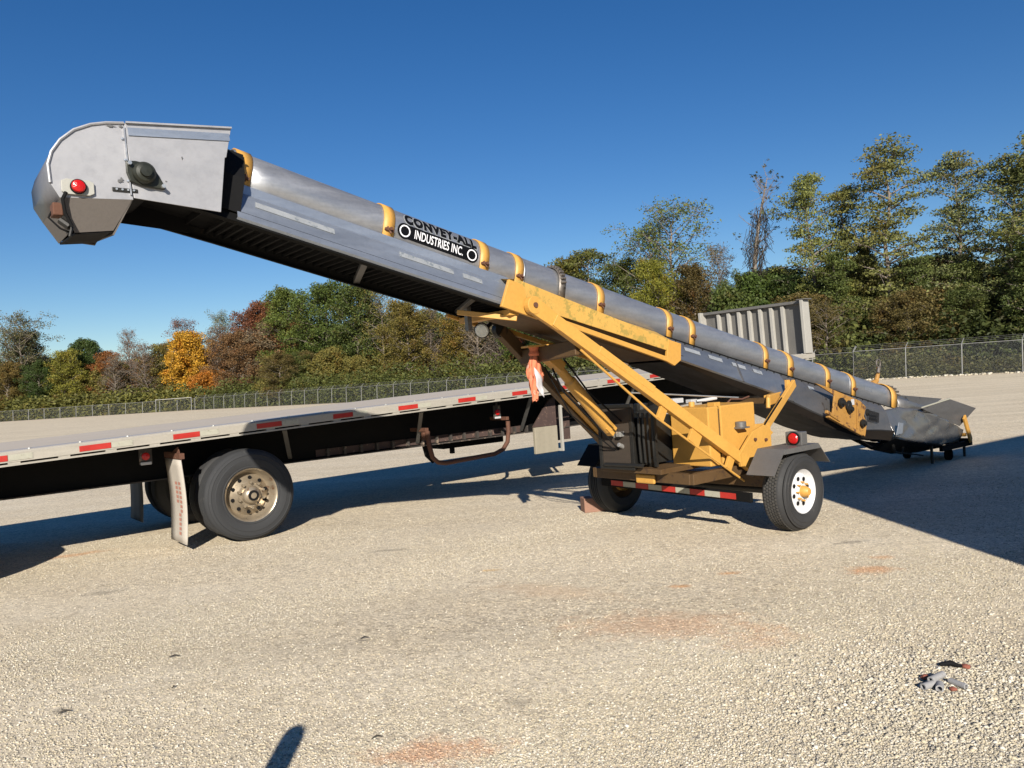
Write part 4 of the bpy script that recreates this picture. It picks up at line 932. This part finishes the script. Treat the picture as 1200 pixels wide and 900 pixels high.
FM = Matrix.Translation(FO) @ Matrix.Rotation(FA, 4, 'Z')
def fwp(a, y, z): return tuple(FM @ Vector((a, y, z)))

# ------------------------------------------------------------------ out of frame, added as shadow casters: box trailer at right, post by the camera
vt = thing('shadow_box_trailer', 'tall white box trailer added out of view at right to cast a shadow', 'box trailer', (3.80, 1.58, 0), math.atan2(.55, .83))
mb = MB(); mb.box((6.7, -1.3, 2.58), (13.4, 2.55, 2.80)); bx = mb.build('cargo_box', 'van', vt, bevel=.02)
q = MB()
for i in range(22): q.box((.3+i*.6, -.022, 2.58), (.05, .016, 2.7))
q.build('side_posts', 'van', bx)
q = MB(); q.box((6.7, -.02, 1.22), (13.4, .03, .12)); q.box((6.7, -.02, 3.93), (13.4, .03, .08)); q.build('rails', 'railwhite', bx)
for a in (1.4, 2.7, 11.0):
    for y, ax_ in ((-.12, 1), (-2.48, -1)):
        wheel(vt, (a, y, .508), (0, ax_, 0), .508, .275, .29, 'tyre', 'alu', 'alu', 'truck', True)
mb = MB(); mb.box((6.7, -.95, 1.05), (13.2, .12, .22)); mb.box((6.7, -1.65, 1.05), (13.2, .12, .22)); mb.build('chassis', 'black', vt)
bo = thing('shadow_post', 'short round topped post added out of view at left to cast a shadow', 'shadow_post', (-1.01, .91, 0))
mb = MB(); mb.lathe([(.055, 0), (.055, 1.24), (.048, 1.275), (.03, 1.295), (.0005, 1.30)], (0, 0, 0), (0, 0, 1), 24); mb.build('post', 'yellow', bo, smooth=True)
mb = MB(); mb.lathe([(.10, 0), (.10, .012), (.058, .014)], (0, 0, 0), (0, 0, 1), 24); mb.build('foot_plate', 'rust', bo)

# ------------------------------------------------------------------ small things on the gravel
scraps = [(1.90, 3.66, .0, .10, .017, 25, 'pipe', 'pale grey pipe scrap lying leftmost in the heap of scraps'),
          (1.955, 3.70, .018, .11, .016, 32, 'pipe', 'pale pinkish pipe scrap lying across the others in the heap'),
          (2.03, 3.655, .0, .085, .015, -68, 'pipe', 'short pale pipe scrap pointing towards the viewer in the heap'),
          (1.93, 3.63, .0, .06, .018, 60, 'pipe', 'stubby light grey pipe scrap at the front of the heap')]
for i, (x, y, z, L, r, an, m, lab) in enumerate(scraps):
    mb = MB(); mb.lathe([(r*.62, -L/2), (r, -L/2), (r*1.02, 0), (r, L/2), (r*.62, L/2), (r*.6, 0)], (0, 0, 0), (1, 0, 0), 14, closed=True)
    o = mb.build('pipe_scrap', m, smooth=True); o.location = (x, y, z+r); o.rotation_euler = (0, 0, R(an)); tag(o, lab, 'pipe scrap', 'pipe scraps in a heap on the gravel')
for x, y, s_, lab in ((1.93, 3.76, .022, 'dark red broken chunk behind the pipe scraps'), (1.985, 3.615, .016, 'small orange red chunk in front of the pipe scraps'), (2.19, 3.86, .02, 'red chunk beside the dark scrap, away from the heap')):
    bm = bmesh.new(); bmesh.ops.create_icosphere(bm, subdivisions=2, radius=s_)
    for v in bm.verts: v.co *= 1+.35*(random.random()-.5); v.co.z *= .7
    me = bpy.data.meshes.new('brick_chunk'); bm.to_mesh(me); bm.free(); me.materials.append(M['brick'])
    o = bpy.data.objects.new('brick_chunk', me); link(o); o.location = (x, y, s_*.55); tag(o, lab, 'broken piece', 'red broken pieces on the gravel')
mb = MB(); mb.tube([(0, 0, .012), (.05, .01, .02), (.10, -.01, .012)], [.008, .016, .006], 8); o = mb.build('dark_scrap', 'belt', smooth=True); o.location = (2.08, 3.90, 0); o.rotation_euler = (0, 0, -.35); tag(o, 'black curled rubber scrap beside the lone red chunk', 'rubber scrap')
for x, y, L, an, lab in ((-2.22, 4.80, .07, 10, 'dark dry twig on the gravel at lower left'), (-2.46, 4.03, .06, 30, 'clump of dark twig near the left picture edge'), (-2.0, 4.28, .035, -70, 'short black splinter standing left of the long shadow'), (-.72, 3.50, .05, 15, 'thin dark twig beside the red stained patch'), (-1.05, 4.92, .05, 20, 'tiny brown twig in the middle left gravel')):
    mb = MB(); mb.tube([(-L/2, 0, .004), (0, .006, .012), (L/2, -.002, .006)], [.002, .005, .002], 6); o = mb.build('twig', 'twig'); o.location = (x, y, .004); o.rotation_euler = (0, 0, R(an)); tag(o, lab, 'twig')

# ------------------------------------------------------------------ fences
def fence_run(name, label, pts, spacing=3.1, hgt=2.0, arm_=True, radius=.035, lean=.04):
    P = [Vector((x, y, 0)) for x, y in pts]; segs = [(P[i], P[i+1]) for i in range(len(P)-1)]
    tot = sum((b_-a_).length for a_, b_ in segs)
    def pos(s):
        for a_, b_ in segs:
            L = (b_-a_).length
            if s <= L+1e-6: return a_+(b_-a_)*(s/L), (b_-a_).normalized()
            s -= L
        return segs[-1][1], (segs[-1][1]-segs[-1][0]).normalized()
    root = thing(name, label, 'fence', tuple(P[0]))
    k_ = int(tot/spacing); O_ = P[0]; ln = Vector((lean, 0, 0))
    proto = None
    tops = []
    for i in range(k_+1):
        p, t = pos(tot*i/k_); out = Vector((t.y, -t.x, 0)); out = out if out.dot(p) > 0 else -out; p = p-O_
        tops.append((p, out))
        if proto is None:
            mb = MB(); mb.tube([(0, 0, 0), (ln.x*hgt, 0, hgt)], radius, 8)
            if arm_: mb.bar((ln.x*hgt, 0, hgt), (ln.x*hgt+out.x*.25+.12, out.y*.25, hgt+.36), .045, .03)
            proto = mb.build('post', 'postgalv', root, smooth=True); proto.location = tuple(p)
        else:
            o_ = proto.copy(); col.objects.link(o_); o_.parent = root; o_.location = tuple(p)
    mb = MB(); mb.tube([tuple(p+ln*hgt+Vector((0, 0, hgt-.02))) for p, _ in tops], .024, 6); mb.build('top_rail', 'postgalv', root, smooth=True)
    if arm_:
        for q_ in (.35, .66, .97):
            mb = MB(); mb.tube([tuple(p+ln*hgt+Vector((out.x*.25*q_+.12*q_, out.y*.25*q_, hgt+.36*q_))) for p, out in tops], .006, 4); mb.build('barbed_wire', 'postgalv', root)
    vs_, fs_, uv = [], [], []; s = 0
    for i in range(len(tops)-1):
        a_, b_ = tops[i][0], tops[i+1][0]; L = (b_-a_).length; n_ = len(vs_)
        vs_ += [tuple(a_), tuple(b_), tuple(b_+ln*hgt+Vector((0, 0, hgt-.03))), tuple(a_+ln*hgt+Vector((0, 0, hgt-.03)))]
        fs_.append((n_, n_+1, n_+2, n_+3)); uv += [(s, 0), (s+L, 0), (s+L, hgt), (s, hgt)]; s += L
    me = bpy.data.meshes.new('wire_mesh'); me.from_pydata(vs_, [], fs_); ul = me.uv_layers.new(name='UVMap')
    for i, c_ in enumerate(uv): ul.data[i].uv = c_
    me.materials.append(M['chainlink']); link(bpy.data.objects.new('wire_mesh', me), root)
    return root
fence_run('chain_link_fence', 'near stretch of grey chain link fence with angled post tops at right', FL[:3], 3.3, 2.05)
fence_run('chain_link_fence', 'long stretch of chain link fence running away behind the flatbed', FL[2:7], 3.1, 2.0)
fence_run('chain_link_fence', 'far low chain link fence below the autumn trees at left', FL[6:], 3.4, 1.9, False, .045)
gt = thing('fence_gate', 'pale topped chain link gate frame in the far left fence', 'gate', (FL[6][0]-7.2, FL[6][1]+1.7, 0), math.atan2(14, -52)+math.pi)
mb = MB(); mb.tube([(0, -.12, 2.08), (7.0, -.12, 2.12)], .055, 8); mb.build('top_bar', 'bulkrib', gt, smooth=True)
for x_ in (0, 7): mb = MB(); mb.tube([(x_, -.12, 0), (x_+.08, -.12, 2.2)], .06, 8); mb.build('gate_post', 'postgalv', gt, smooth=True)

# ------------------------------------------------------------------ trees
def leaf_quads(centres, rad, per, size, squash=1.0, seed=0, droop=.5):
    rg = np.random.default_rng(seed); C_ = np.repeat(np.array(centres), per, 0); N = len(C_)
    dirs = rg.standard_normal((N, 3)); dirs /= np.linalg.norm(dirs, axis=1)[:, None]
    r_ = rad*rg.random((N, 1))**.5; P = C_+dirs*r_*np.array([1, 1, squash])
    a = rg.standard_normal((N, 3)); a[:, 2] *= .6; a /= np.linalg.norm(a, axis=1)[:, None]
    b = rg.standard_normal((N, 3)); b -= (b*a).sum(1)[:, None]*a; b /= np.linalg.norm(b, axis=1)[:, None]
    s_ = size*(.55+.9*rg.random((N, 1))); L = a*s_; W_ = b*s_*.55
    V = np.stack([P-L, P+W_, P+L, P-W_*.9], 1).reshape(-1, 3)
    return V
def mesh_from_quads(name, V):
    n_ = len(V)//4; me = bpy.data.meshes.new(name); me.vertices.add(len(V)); me.vertices.foreach_set('co', V.ravel().astype(np.float32))
    me.loops.add(n_*4); me.loops.foreach_set('vertex_index', np.arange(n_*4)); me.polygons.add(n_); me.polygons.foreach_set('loop_start', np.arange(0, n_*4, 4))
    me.update(calc_edges=True); me.materials.append(M['leaf']); return me
def make_tree(kind, seed):
    """returns (wood mesh, leaf mesh or None) for a tree 10 m tall"""
    rr = random.Random(seed); H = 10.0; mb = MB(); tips = []
    cfg = {'broad': dict(n=46, h0=.12, L=3.3, prof=lambda t: math.sin(math.pi*(.12+.82*t))**.7, up=.45, leaf=110, size=.092, rad=.75, sq=.75, r0=.20),
           'round': dict(n=50, h0=.15, L=3.5, prof=lambda t: math.sin(math.pi*(.14+.80*t))**.6, up=.35, leaf=120, size=.12, rad=.75, sq=.8, r0=.18),
           'airy': dict(n=40, h0=.22, L=2.3, prof=lambda t: (.75+.35*math.sin(t*19+seed))*math.sin(math.pi*(.25+.66*t))**.5, up=.30, leaf=66, size=.062, rad=.72, sq=.24, r0=.14),
           'tall': dict(n=44, h0=.10, L=2.2, prof=lambda t: (.9-.35*t)*(.8+.3*math.sin(t*14+seed)), up=.32, leaf=70, size=.078, rad=.66, sq=.45, r0=.16),
           'sparse': dict(n=34, h0=.2, L=3.0, prof=lambda t: math.sin(math.pi*(.2+.72*t))**.6, up=.6, leaf=40, size=.068, rad=.62, sq=.7, r0=.16),
           'bare': dict(n=46, h0=.15, L=2.6, prof=lambda t: math.sin(math.pi*(.2+.72*t))**.6, up=.85, leaf=7, size=.075, rad=.6, sq=.8, r0=.15),
           'bush': dict(n=40, h0=.02, L=4.6, prof=lambda t: math.sin(math.pi*(.30+.66*t))**.5, up=.5, leaf=120, size=.20, rad=1.3, sq=.8, r0=.14)}[kind]
    wob = [(rr.uniform(-.25, .25), rr.uniform(-.25, .25)) for _ in range(9)]
    def trunk(t):
        i = min(7, int(t*8)); f = t*8-i
        return Vector(((wob[i][0]*(1-f)+wob[i+1][0]*f)*t*1.6, (wob[i][1]*(1-f)+wob[i+1][1]*f)*t*1.6, H*.96*t))
    mb.tube([trunk(t) for t in us(0, 1, 10)], [cfg['r0']*(1-.88*t)+.01 for t in us(0, 1, 10)], 7, cap=False)
    for i in range(cfg['n']):
        t = cfg['h0']+(1-cfg['h0'])*(i+rr.random()*.8)/cfg['n']; t = min(t, .985); tt = (t-cfg['h0'])/(1-cfg['h0'])
        L = cfg['L']*max(.12, cfg['prof'](tt))*rr.uniform(.6, 1.12); an = i*2.4+rr.uniform(-.5, .5)
        d_ = Vector((math.cos(an), math.sin(an), cfg['up']*(.4+tt))).normalized(); p0 = trunk(t)
        p1 = p0+d_*L*.5+Vector((0, 0, .06*L)); p2 = p0+d_*L+Vector((rr.uniform(-.2, .2), rr.uniform(-.2, .2), rr.uniform(-.15, .35)*L*.5))
        rb = .055*(1.1-t)+.02
        mb.tube([p0, p1, p2], [rb, rb*.6, .008], 5, cap=False)
        tips += [p2, p1+Vector((rr.uniform(-.3, .3), rr.uniform(-.3, .3), .1))]
        for j in range(4 if kind != 'bare' else 9):
            f = rr.uniform(.3, 1); b0 = p0+(p2-p0)*f; dd = Vector((rr.gauss(0, 1), rr.gauss(0, 1), rr.gauss(.25, .5))).normalized(); b1 = b0+dd*L*rr.uniform(.18, .42)
            mb.tube([b0, (b0+b1)/2+Vector((0, 0, .04)), b1], [.018, .012, .005], 3, cap=False); tips.append(b1)
            if kind in ('bare', 'sparse'):
                for q_ in range(3):
                    e = b0+(b1-b0)*rr.uniform(.3, 1); ee = e+Vector((rr.gauss(0, 1), rr.gauss(0, 1), rr.gauss(.4, .6))).normalized()*rr.uniform(.3, .8); mb.tube([e, ee], [.010, .004], 3, cap=False)
    wood = bpy.data.meshes.new('trunk'); wood.from_pydata(mb.v, [], mb.f); wood.materials.append(M['bark']); wood.polygons.foreach_set('use_smooth', [True]*len(wood.polygons))
    keep = [tuple(p) for p in tips if rr.random() < .9]
    lv = mesh_from_quads('crown', leaf_quads(keep, cfg['rad'], cfg['leaf'], cfg['size'], cfg['sq'], seed))
    return wood, lv
TREES = {}
for kd, seeds in (('broad', (1, 2, 3)), ('round', (4,)), ('airy', (5, 6, 7)), ('tall', (8, 9, 10)), ('sparse', (11, 12)), ('bare', (13, 14)), ('bush', (15, 16, 17))):
    for i, s_ in enumerate(seeds): TREES[kd, i] = make_tree(kd, s_)
def plant(kind, var, x, y, h, wid, colr, label, group=None, cat='tree', name=None, rz=None, pale=False):
    wood, lv = TREES[kind, var]
    o = thing(name or {'bush': 'shrub', 'bare': 'bare_tree'}.get(kind, 'autumn_tree'), label, cat, (x, y, 0), 0, group)
    s_ = h/10.3; o.scale = (s_*wid, s_*wid, s_); o.rotation_euler = (0, R(3.4), random.random()*6.28 if rz is None else rz)
    a = bpy.data.objects.new('trunk', wood); link(a, o)
    b_ = bpy.data.objects.new('crown', lv); link(b_, o); b_.color = (*colr, 1)
    return o
GR = (.068, .092, .022); DG = (.034, .056, .016); YG = (.145, .145, .030); OL = (.120, .110, .034); BR = (.125, .075, .040); RB = (.105, .045, .028); OR = (.30, .12, .02); YE = (.33, .19, .025); GB = (.125, .10, .072); PG = (.085, .105, .045)
def seen(kind, var, px, Y, ytop, wid, colr, label, **k_):
    X, Yy, h = at(px, Y, ytop); return plant(kind, var, X, Yy, h, wid, colr, label, **k_)
# left and middle wood: landmark trees (photo column, distance, top row)
seen('sparse', 1, 12, 152, 385, 1.1, (.085, .085, .040), 'second loose crown behind the big grey green tree at far left')
seen('broad', 2, 30, 153, 388, .85, (.060, .066, .034), 'dense dark lower crown inside the big grey green tree at far left')
seen('sparse', 0, 28, 150, 366, 1.0, (.085, .085, .045), 'big loose grey green tree highest at the far left')
seen('broad', 0, 8, 146, 424, .9, (.10, .075, .025), 'low olive brown tree at the left picture edge')
seen('broad', 1, 45, 145, 425, 1.0, DG, 'dark green bushy tree left of the yellow green one')
seen('broad', 2, 76, 146, 410, 1.0, YG, 'yellow green rounded tree before the small dark green one')
seen('round', 0, 99, 152, 398, .75, DG, 'small dark green round topped tree against the sky at left')
seen('bare', 0, 155, 152, 388, .8, (.12, .07, .05), 'thin reddish bare tree poking over the low wood at left')
seen('broad', 0, 124, 150, 412, .9, (.16, .07, .025), 'orange brown tree right of the small dark green one')
seen('bare', 1, 135, 147, 418, 1.1, GB, 'grey brown leafless tree in the low part of the wood')
seen('bare', 0, 175, 147, 404, 1.2, BR, 'brown leafless tree left of the golden one')
seen('broad', 2, 190, 150, 402, 1.0, OL, 'dull olive tree left behind the golden one')
seen('round', 0, 222, 143, 389, .95, YE, 'golden yellow round maple above the far left fence')
seen('sparse', 1, 222, 150, 376, .9, RB, 'red brown thin crown showing above the golden maple')
seen('sparse', 0, 267, 150, 365, .75, (.10, .115, .07), 'pale grey green round topped tree left of the red maple')
seen('bare', 1, 255, 146, 383, 1.1, (.10, .065, .05), 'purple brown leafless tree between golden and red maples')
seen('bush', 1, 246, 138, 436, 1.2, (.30, .13, .025), 'low orange shrub at the right foot of the golden maple', cat='shrub')
seen('broad', 1, 296, 136, 362, .8, RB, 'dark red maple left of the tall green wood')
seen('broad', 2, 322, 138, 352, .8, (.12, .05, .022), 'red brown tree leaning against the tall green wood')
seen('broad', 0, 350, 130, 338, .9, GR, 'tall green tree right of the red maple')
seen('broad', 1, 382, 124, 332, .95, (.055, .08, .02), 'tall green tree standing highest left of the tube')
seen('broad', 2, 420, 120, 330, .95, (.05, .07, .02), 'tall dense green tree whose top meets the tube')
seen('sparse', 1, 455, 118, 340, 1.0, OL, 'loose olive tree just under the conveyor tube')
seen('broad', 0, 480, 108, 352, .95, (.095, .08, .022), 'yellow brown tree under the middle of the tube')
seen('bare', 0, 508, 112, 350, .9, (.10, .075, .05), 'pale trunked bare tree under the lettering')
seen('broad', 2, 538, 106, 356, .85, (.11, .085, .02), 'olive gold tree under the black lettering')
seen('bare', 1, 560, 104, 345, 1.0, GB, 'grey brown bare tree left of the work lamp')
seen('bare', 0, 590, 102, 345, 1.0, (.09, .065, .055), 'purple grey bare tree behind the work lamp')
seen('broad', 1, 618, 100, 330, .8, GR, 'green tree behind the far lift arm')
seen('sparse', 0, 610, 98, 392, .8, (.16, .035, .02), 'low red tinted tree behind the work lamp', )
seen('broad', 0, 650, 94, 330, .8, DG, 'dark green tree seen through the yellow arms')
# above the tube
seen('broad', 2, 668, 84, 300, .80, (.075, .075, .018), 'yellowish green tree rising first above the tube')
seen('airy', 0, 705, 82, 283, 1.15, (.075, .085, .025), 'thin topped light green tree above the chain clamp')
seen('broad', 1, 730, 80, 306, .75, (.050, .062, .016), 'mid green tree above the tube between two thin ones')
seen('sparse', 1, 790, 76, 242, 1.05, (.085, .11, .035), 'tall open crowned light green tree above the middle of the tube')
seen('sparse', 0, 775, 78, 262, .9, (.075, .095, .03), 'open crowned companion left behind the tall light green tree')
seen('broad', 0, 775, 70, 303, .68, (.11, .115, .018), 'bright yellow green tree low before the open crowned one')
seen('broad', 2, 825, 70, 308, .72, (.062, .048, .018), 'brownish dark tree left of the vine covered trunk')
seen('bare', 1, 848, 74, 288, .7, (.08, .07, .05), 'small bare tree left of the vine covered trunk')
seen('broad', 1, 872, 68, 322, .62, (.055, .075, .02), 'light green tree at the foot of the vine covered trunk')
seen('bush', 0, 905, 66, 330, .7, (.045, .072, .018), 'round green shrub above the trailer bulkhead', cat='shrub')
seen('bush', 2, 860, 66, 345, .8, (.05, .07, .02), 'green shrub behind the left end of the bulkhead', cat='shrub')
# right wood
seen('airy', 1, 968, 62, 190, .78, (0.111, 0.127, 0.039), 'tall tiered tree first right of the vine covered trunk')
seen('airy', 0, 1000, 63, 205, .85, (0.117, 0.124, 0.039), 'tall tiered tree before the tallest one')
seen('airy', 2, 1046, 60, 157, .95, (0.111, 0.120, 0.044), 'tallest tiered tree standing right of the bulkhead')
seen('airy', 0, 1120, 58, 170, .85, (0.104, 0.120, 0.055), 'narrow feathery tree between the tallest one and the edge')
seen('airy', 1, 1185, 55, 176, 1.0, (0.086, 0.104, 0.042), 'broad dark feathery tree at the right picture edge')
seen('airy', 2, 1235, 54, 140, 1.1, (0.098, 0.111, 0.039), 'feathery tree mostly beyond the right picture edge')
seen('tall', 0, 930, 64, 318, 1.0, DG, 'dark low tree right of the vine covered trunk')
seen('tall', 1, 985, 60, 292, .95, (0.065, 0.086, 0.026), 'dark middle height tree under the first tiered tree')
seen('tall', 2, 1025, 62, 272, .85, (0.091, 0.096, 0.034), 'dark middle height tree under the tallest tree')
seen('tall', 0, 1085, 58, 296, 1.0, (0.068, 0.088, 0.029), 'dark middle height tree right under the tallest tree')
seen('tall', 1, 1145, 56, 300, 1.0, (0.078, 0.099, 0.031), 'dark middle height tree under the narrow feathery tree')
seen('tall', 2, 1205, 52, 272, 1.1, (0.057, 0.078, 0.026), 'dark middle height tree at the right picture edge')
seen('broad', 1, 1100, 62, 300, 1.0, (0.098, 0.052, 0.026), 'low brown red tree deep in the right wood')
seen('broad', 2, 1015, 64, 318, 1.0, (0.111, 0.072, 0.029), 'low rusty brown tree behind the right fence')

# vine covered dead tree
X, Y, h = at(882, 66, 190)
vtree = thing('vine_covered_tree', 'dead leaning tree wrapped in dark vines against the sky', 'tree', (X, Y, 0)); vtree.rotation_euler = (0, R(4.5), 0)
rr = random.Random(5); mb = MB()
mb.tube([(0, 0, 0), (.1, 0, h*.3), (-.05, 0, h*.5), (.15, 0, h*.66), (.5, 0, h*.8), (.95, 0, h*.93)], [.30, .24, .20, .15, .09, .03], 8)
ends = []
for i in range(26):
    t = rr.uniform(.5, .95); p0 = Vector((.15+max(0, t-.6)*2.2, 0, h*t)); an = rr.random()*6.28; L = rr.uniform(1.0, 2.6)*(1.25-t*.5)
    d_ = Vector((math.cos(an), math.sin(an)*.6, rr.uniform(.3, 1.3))).normalized(); p2 = p0+d_*L; mb.tube([p0, p0+d_*L*.5+Vector((0, 0, -.1)), p2], [.04, .025, .008], 4, cap=False); ends.append((p0, p2))
    for j in range(7):
        e = p0+(p2-p0)*rr.uniform(.3, 1); ee = e+Vector((rr.gauss(0, 1), rr.gauss(0, .6), rr.gauss(.6, .5))).normalized()*rr.uniform(.3, 1.1); mb.tube([e, ee], [.012, .005], 3, cap=False); ends.append((e, ee))
mb.build('trunk', 'bark', vtree, smooth=True, angle=0)
mb = MB()
for i in range(420):
    t = rr.uniform(.28, .80); a = rr.random()*6.28; c = Vector((.1+max(0, t-.6)*1.5, 0, h*t)); rad_ = .35+.75*math.exp(-((t-.66)/.11)**2)
    p = c+Vector((math.cos(a)*rad_*rr.uniform(.5, 1), math.sin(a)*rad_*.7, 0)); L = rr.uniform(.6, 1.8)
    mb.tube([p, p+Vector((rr.gauss(0, .2), rr.gauss(0, .2), -L*.5)), p+Vector((rr.gauss(0, .3), rr.gauss(0, .2), -L))], .020, 3, cap=False)
mb.build('hanging_vines', 'twig', vtree)
cs = [tuple(b_) for a_, b_ in ends if rr.random() < .30]
o = bpy.data.objects.new('vine_leaves', mesh_from_quads('vine_leaves', leaf_quads(cs, .16, 7, .10, .8, 3))); link(o, vtree); o.color = (.035, .042, .018, 1)

# fill trees of the back rows, each its own tree; told apart by nothing
cols = [(GR, 'green'), (OL, 'olive'), (BR, 'brown'), (GB, 'grey brown'), (DG, 'dark green')]
fillrows = []
rr = random.Random(21)
for (x0, x1, n_, Y0, Y1, t0, t1, kinds, palette, lab, grp) in (
        (0, 260, 18, 158, 172, 432, 416, ('broad', 'bush', 'broad'), (OL, BR, GB, GR, YG), 'one of many low mixed trees in the back rows of the left wood', 'back row trees of the left wood'),
        (20, 290, 16, 150, 154, 442, 432, ('bush', 'broad'), ((.075, .078, .026), (.085, .085, .025), OL), 'one of many olive bushy trees filling the left wood', 'bushy trees filling the left wood'),
        (270, 660, 26, 128, 150, 388, 358, ('broad', 'broad', 'bare', 'tall'), (OL, GR, BR, GB), 'one of many mixed trees in the back rows behind the flatbed', 'back row trees behind the flatbed'),
        (310, 650, 20, 116, 122, 418, 404, ('bush', 'broad'), ((.07, .075, .022), (.085, .07, .028), OL, (.055, .07, .02)), 'one of many bushy trees filling the wood behind the flatbed', 'bushy trees filling the middle wood'),
        (640, 930, 18, 92, 84, 345, 338, ('broad', 'tall'), (OL, GR, DG), 'one of many dark trees behind the tube', 'back row trees above the tube'),
        (900, 1290, 24, 74, 64, 318, 300, ('tall', 'broad', 'sparse'), ((.052, .072, .022), (.066, .074, .024), OL), 'one of many dark trees deep in the right wood', 'back row trees of the right wood'),
        (930, 1290, 18, 61, 55, 350, 335, ('bush', 'broad', 'sparse'), ((.052, .068, .022), (.060, .078, .024), (.09, .075, .03)), 'one of many dark bushy trees low in the right wood', 'bushy trees low in the right wood'),
        (-160, 0, 6, 150, 160, 430, 415, ('broad',), (OL, GR, BR), 'one of the mixed trees beyond the left picture edge', 'trees beyond the left picture edge')):
    for i in range(n_):
        t = (i+rr.random()*.7)/n_; px = x0+(x1-x0)*t; Yd = Y0+(Y1-Y0)*t+rr.uniform(-3, 3); yt = t0+(t1-t0)*t+rr.uniform(-10, 9)
        kd = rr.choice(kinds); v_ = rr.randrange(len([1 for k_ in TREES if k_[0] == kd]))
        X, Yy, h = at(px, Yd, yt)
        plant(kd, v_, X, Yy, h, (1.15 if kd != 'bush' else .8)*rr.uniform(.9, 1.25), rr.choice(palette), lab, group=grp, name='woodland_tree')

# undergrowth and the far wood: uncountable leaf masses
def leaf_mass(name, label, fn, count, size, colr, kind='stuff', seed=1):
    rg = np.random.default_rng(seed); P = fn(rg, count)
    V = leaf_quads(P, .45, 1, size, .8, seed)
    o = bpy.data.objects.new(name, mesh_from_quads(name, V)); link(o); o.color = (*colr, 1); return tag(o, label, None, None, kind)
def belt_fn(i0, i1, d0, d1, h0, h1, lump=1.0, pw=1.0):
    A = np.array(FL[i0:i1+1], float); seg = np.linalg.norm(A[1:]-A[:-1], axis=1); cum = np.concatenate([[0], np.cumsum(seg)])
    def fn(rg, c):
        s = rg.random(c)*cum[-1]; i = np.clip(np.searchsorted(cum, s)-1, 0, len(seg)-1); f = (s-cum[i])/seg[i]; P = A[i]+(A[i+1]-A[i])*f[:, None]
        T = (A[i+1]-A[i])/seg[i][:, None]; Nn = np.stack([T[:, 1], -T[:, 0]], 1); Nn *= np.sign((Nn*P).sum(1))[:, None]
        d_ = d0+(d1-d0)*rg.random(c); P = P+Nn*d_[:, None]
        hh = h0+(h1-h0)*(.5+.25*np.sin(s*.9*lump+d_*1.1)+.25*np.sin(s*.37*lump+2+d_*.5)); z = hh*rg.random(c)**pw
        return np.stack([P[:, 0], P[:, 1], z], 1)
    return fn
leaf_mass('undergrowth', 'green and brown weeds growing behind the right fence', belt_fn(0, 2, .3, 3.5, .5, 1.9, 1, 1.3), 60000, .085, (.060, .062, .026), seed=3)
leaf_mass('undergrowth', 'dark brush at the foot of the right wood', belt_fn(0, 3, 3.5, 7, 2.0, 4.5), 60000, .17, (.034, .045, .015), seed=4)
leaf_mass('undergrowth', 'brush behind the long middle fence', belt_fn(2, 6, .6, 6, 1.5, 5.0), 80000, .17, (.060, .072, .022), seed=5)
leaf_mass('undergrowth', 'olive brush behind the far left fence', belt_fn(6, 8, .8, 8, 2.2, 4.8), 60000, .26, (.085, .088, .026), seed=6)
leaf_mass('far_wood', 'far off mass of the wood beyond the trees', belt_fn(0, 3, 16, 22, 5.0, 9.0, .5), 40000, .5, (.030, .040, .014), seed=7)
leaf_mass('far_wood', 'far off mass of the wood beyond the middle trees', belt_fn(2, 8, 22, 30, 7.0, 10.5, .5), 60000, .6, (.055, .055, .022), seed=8)
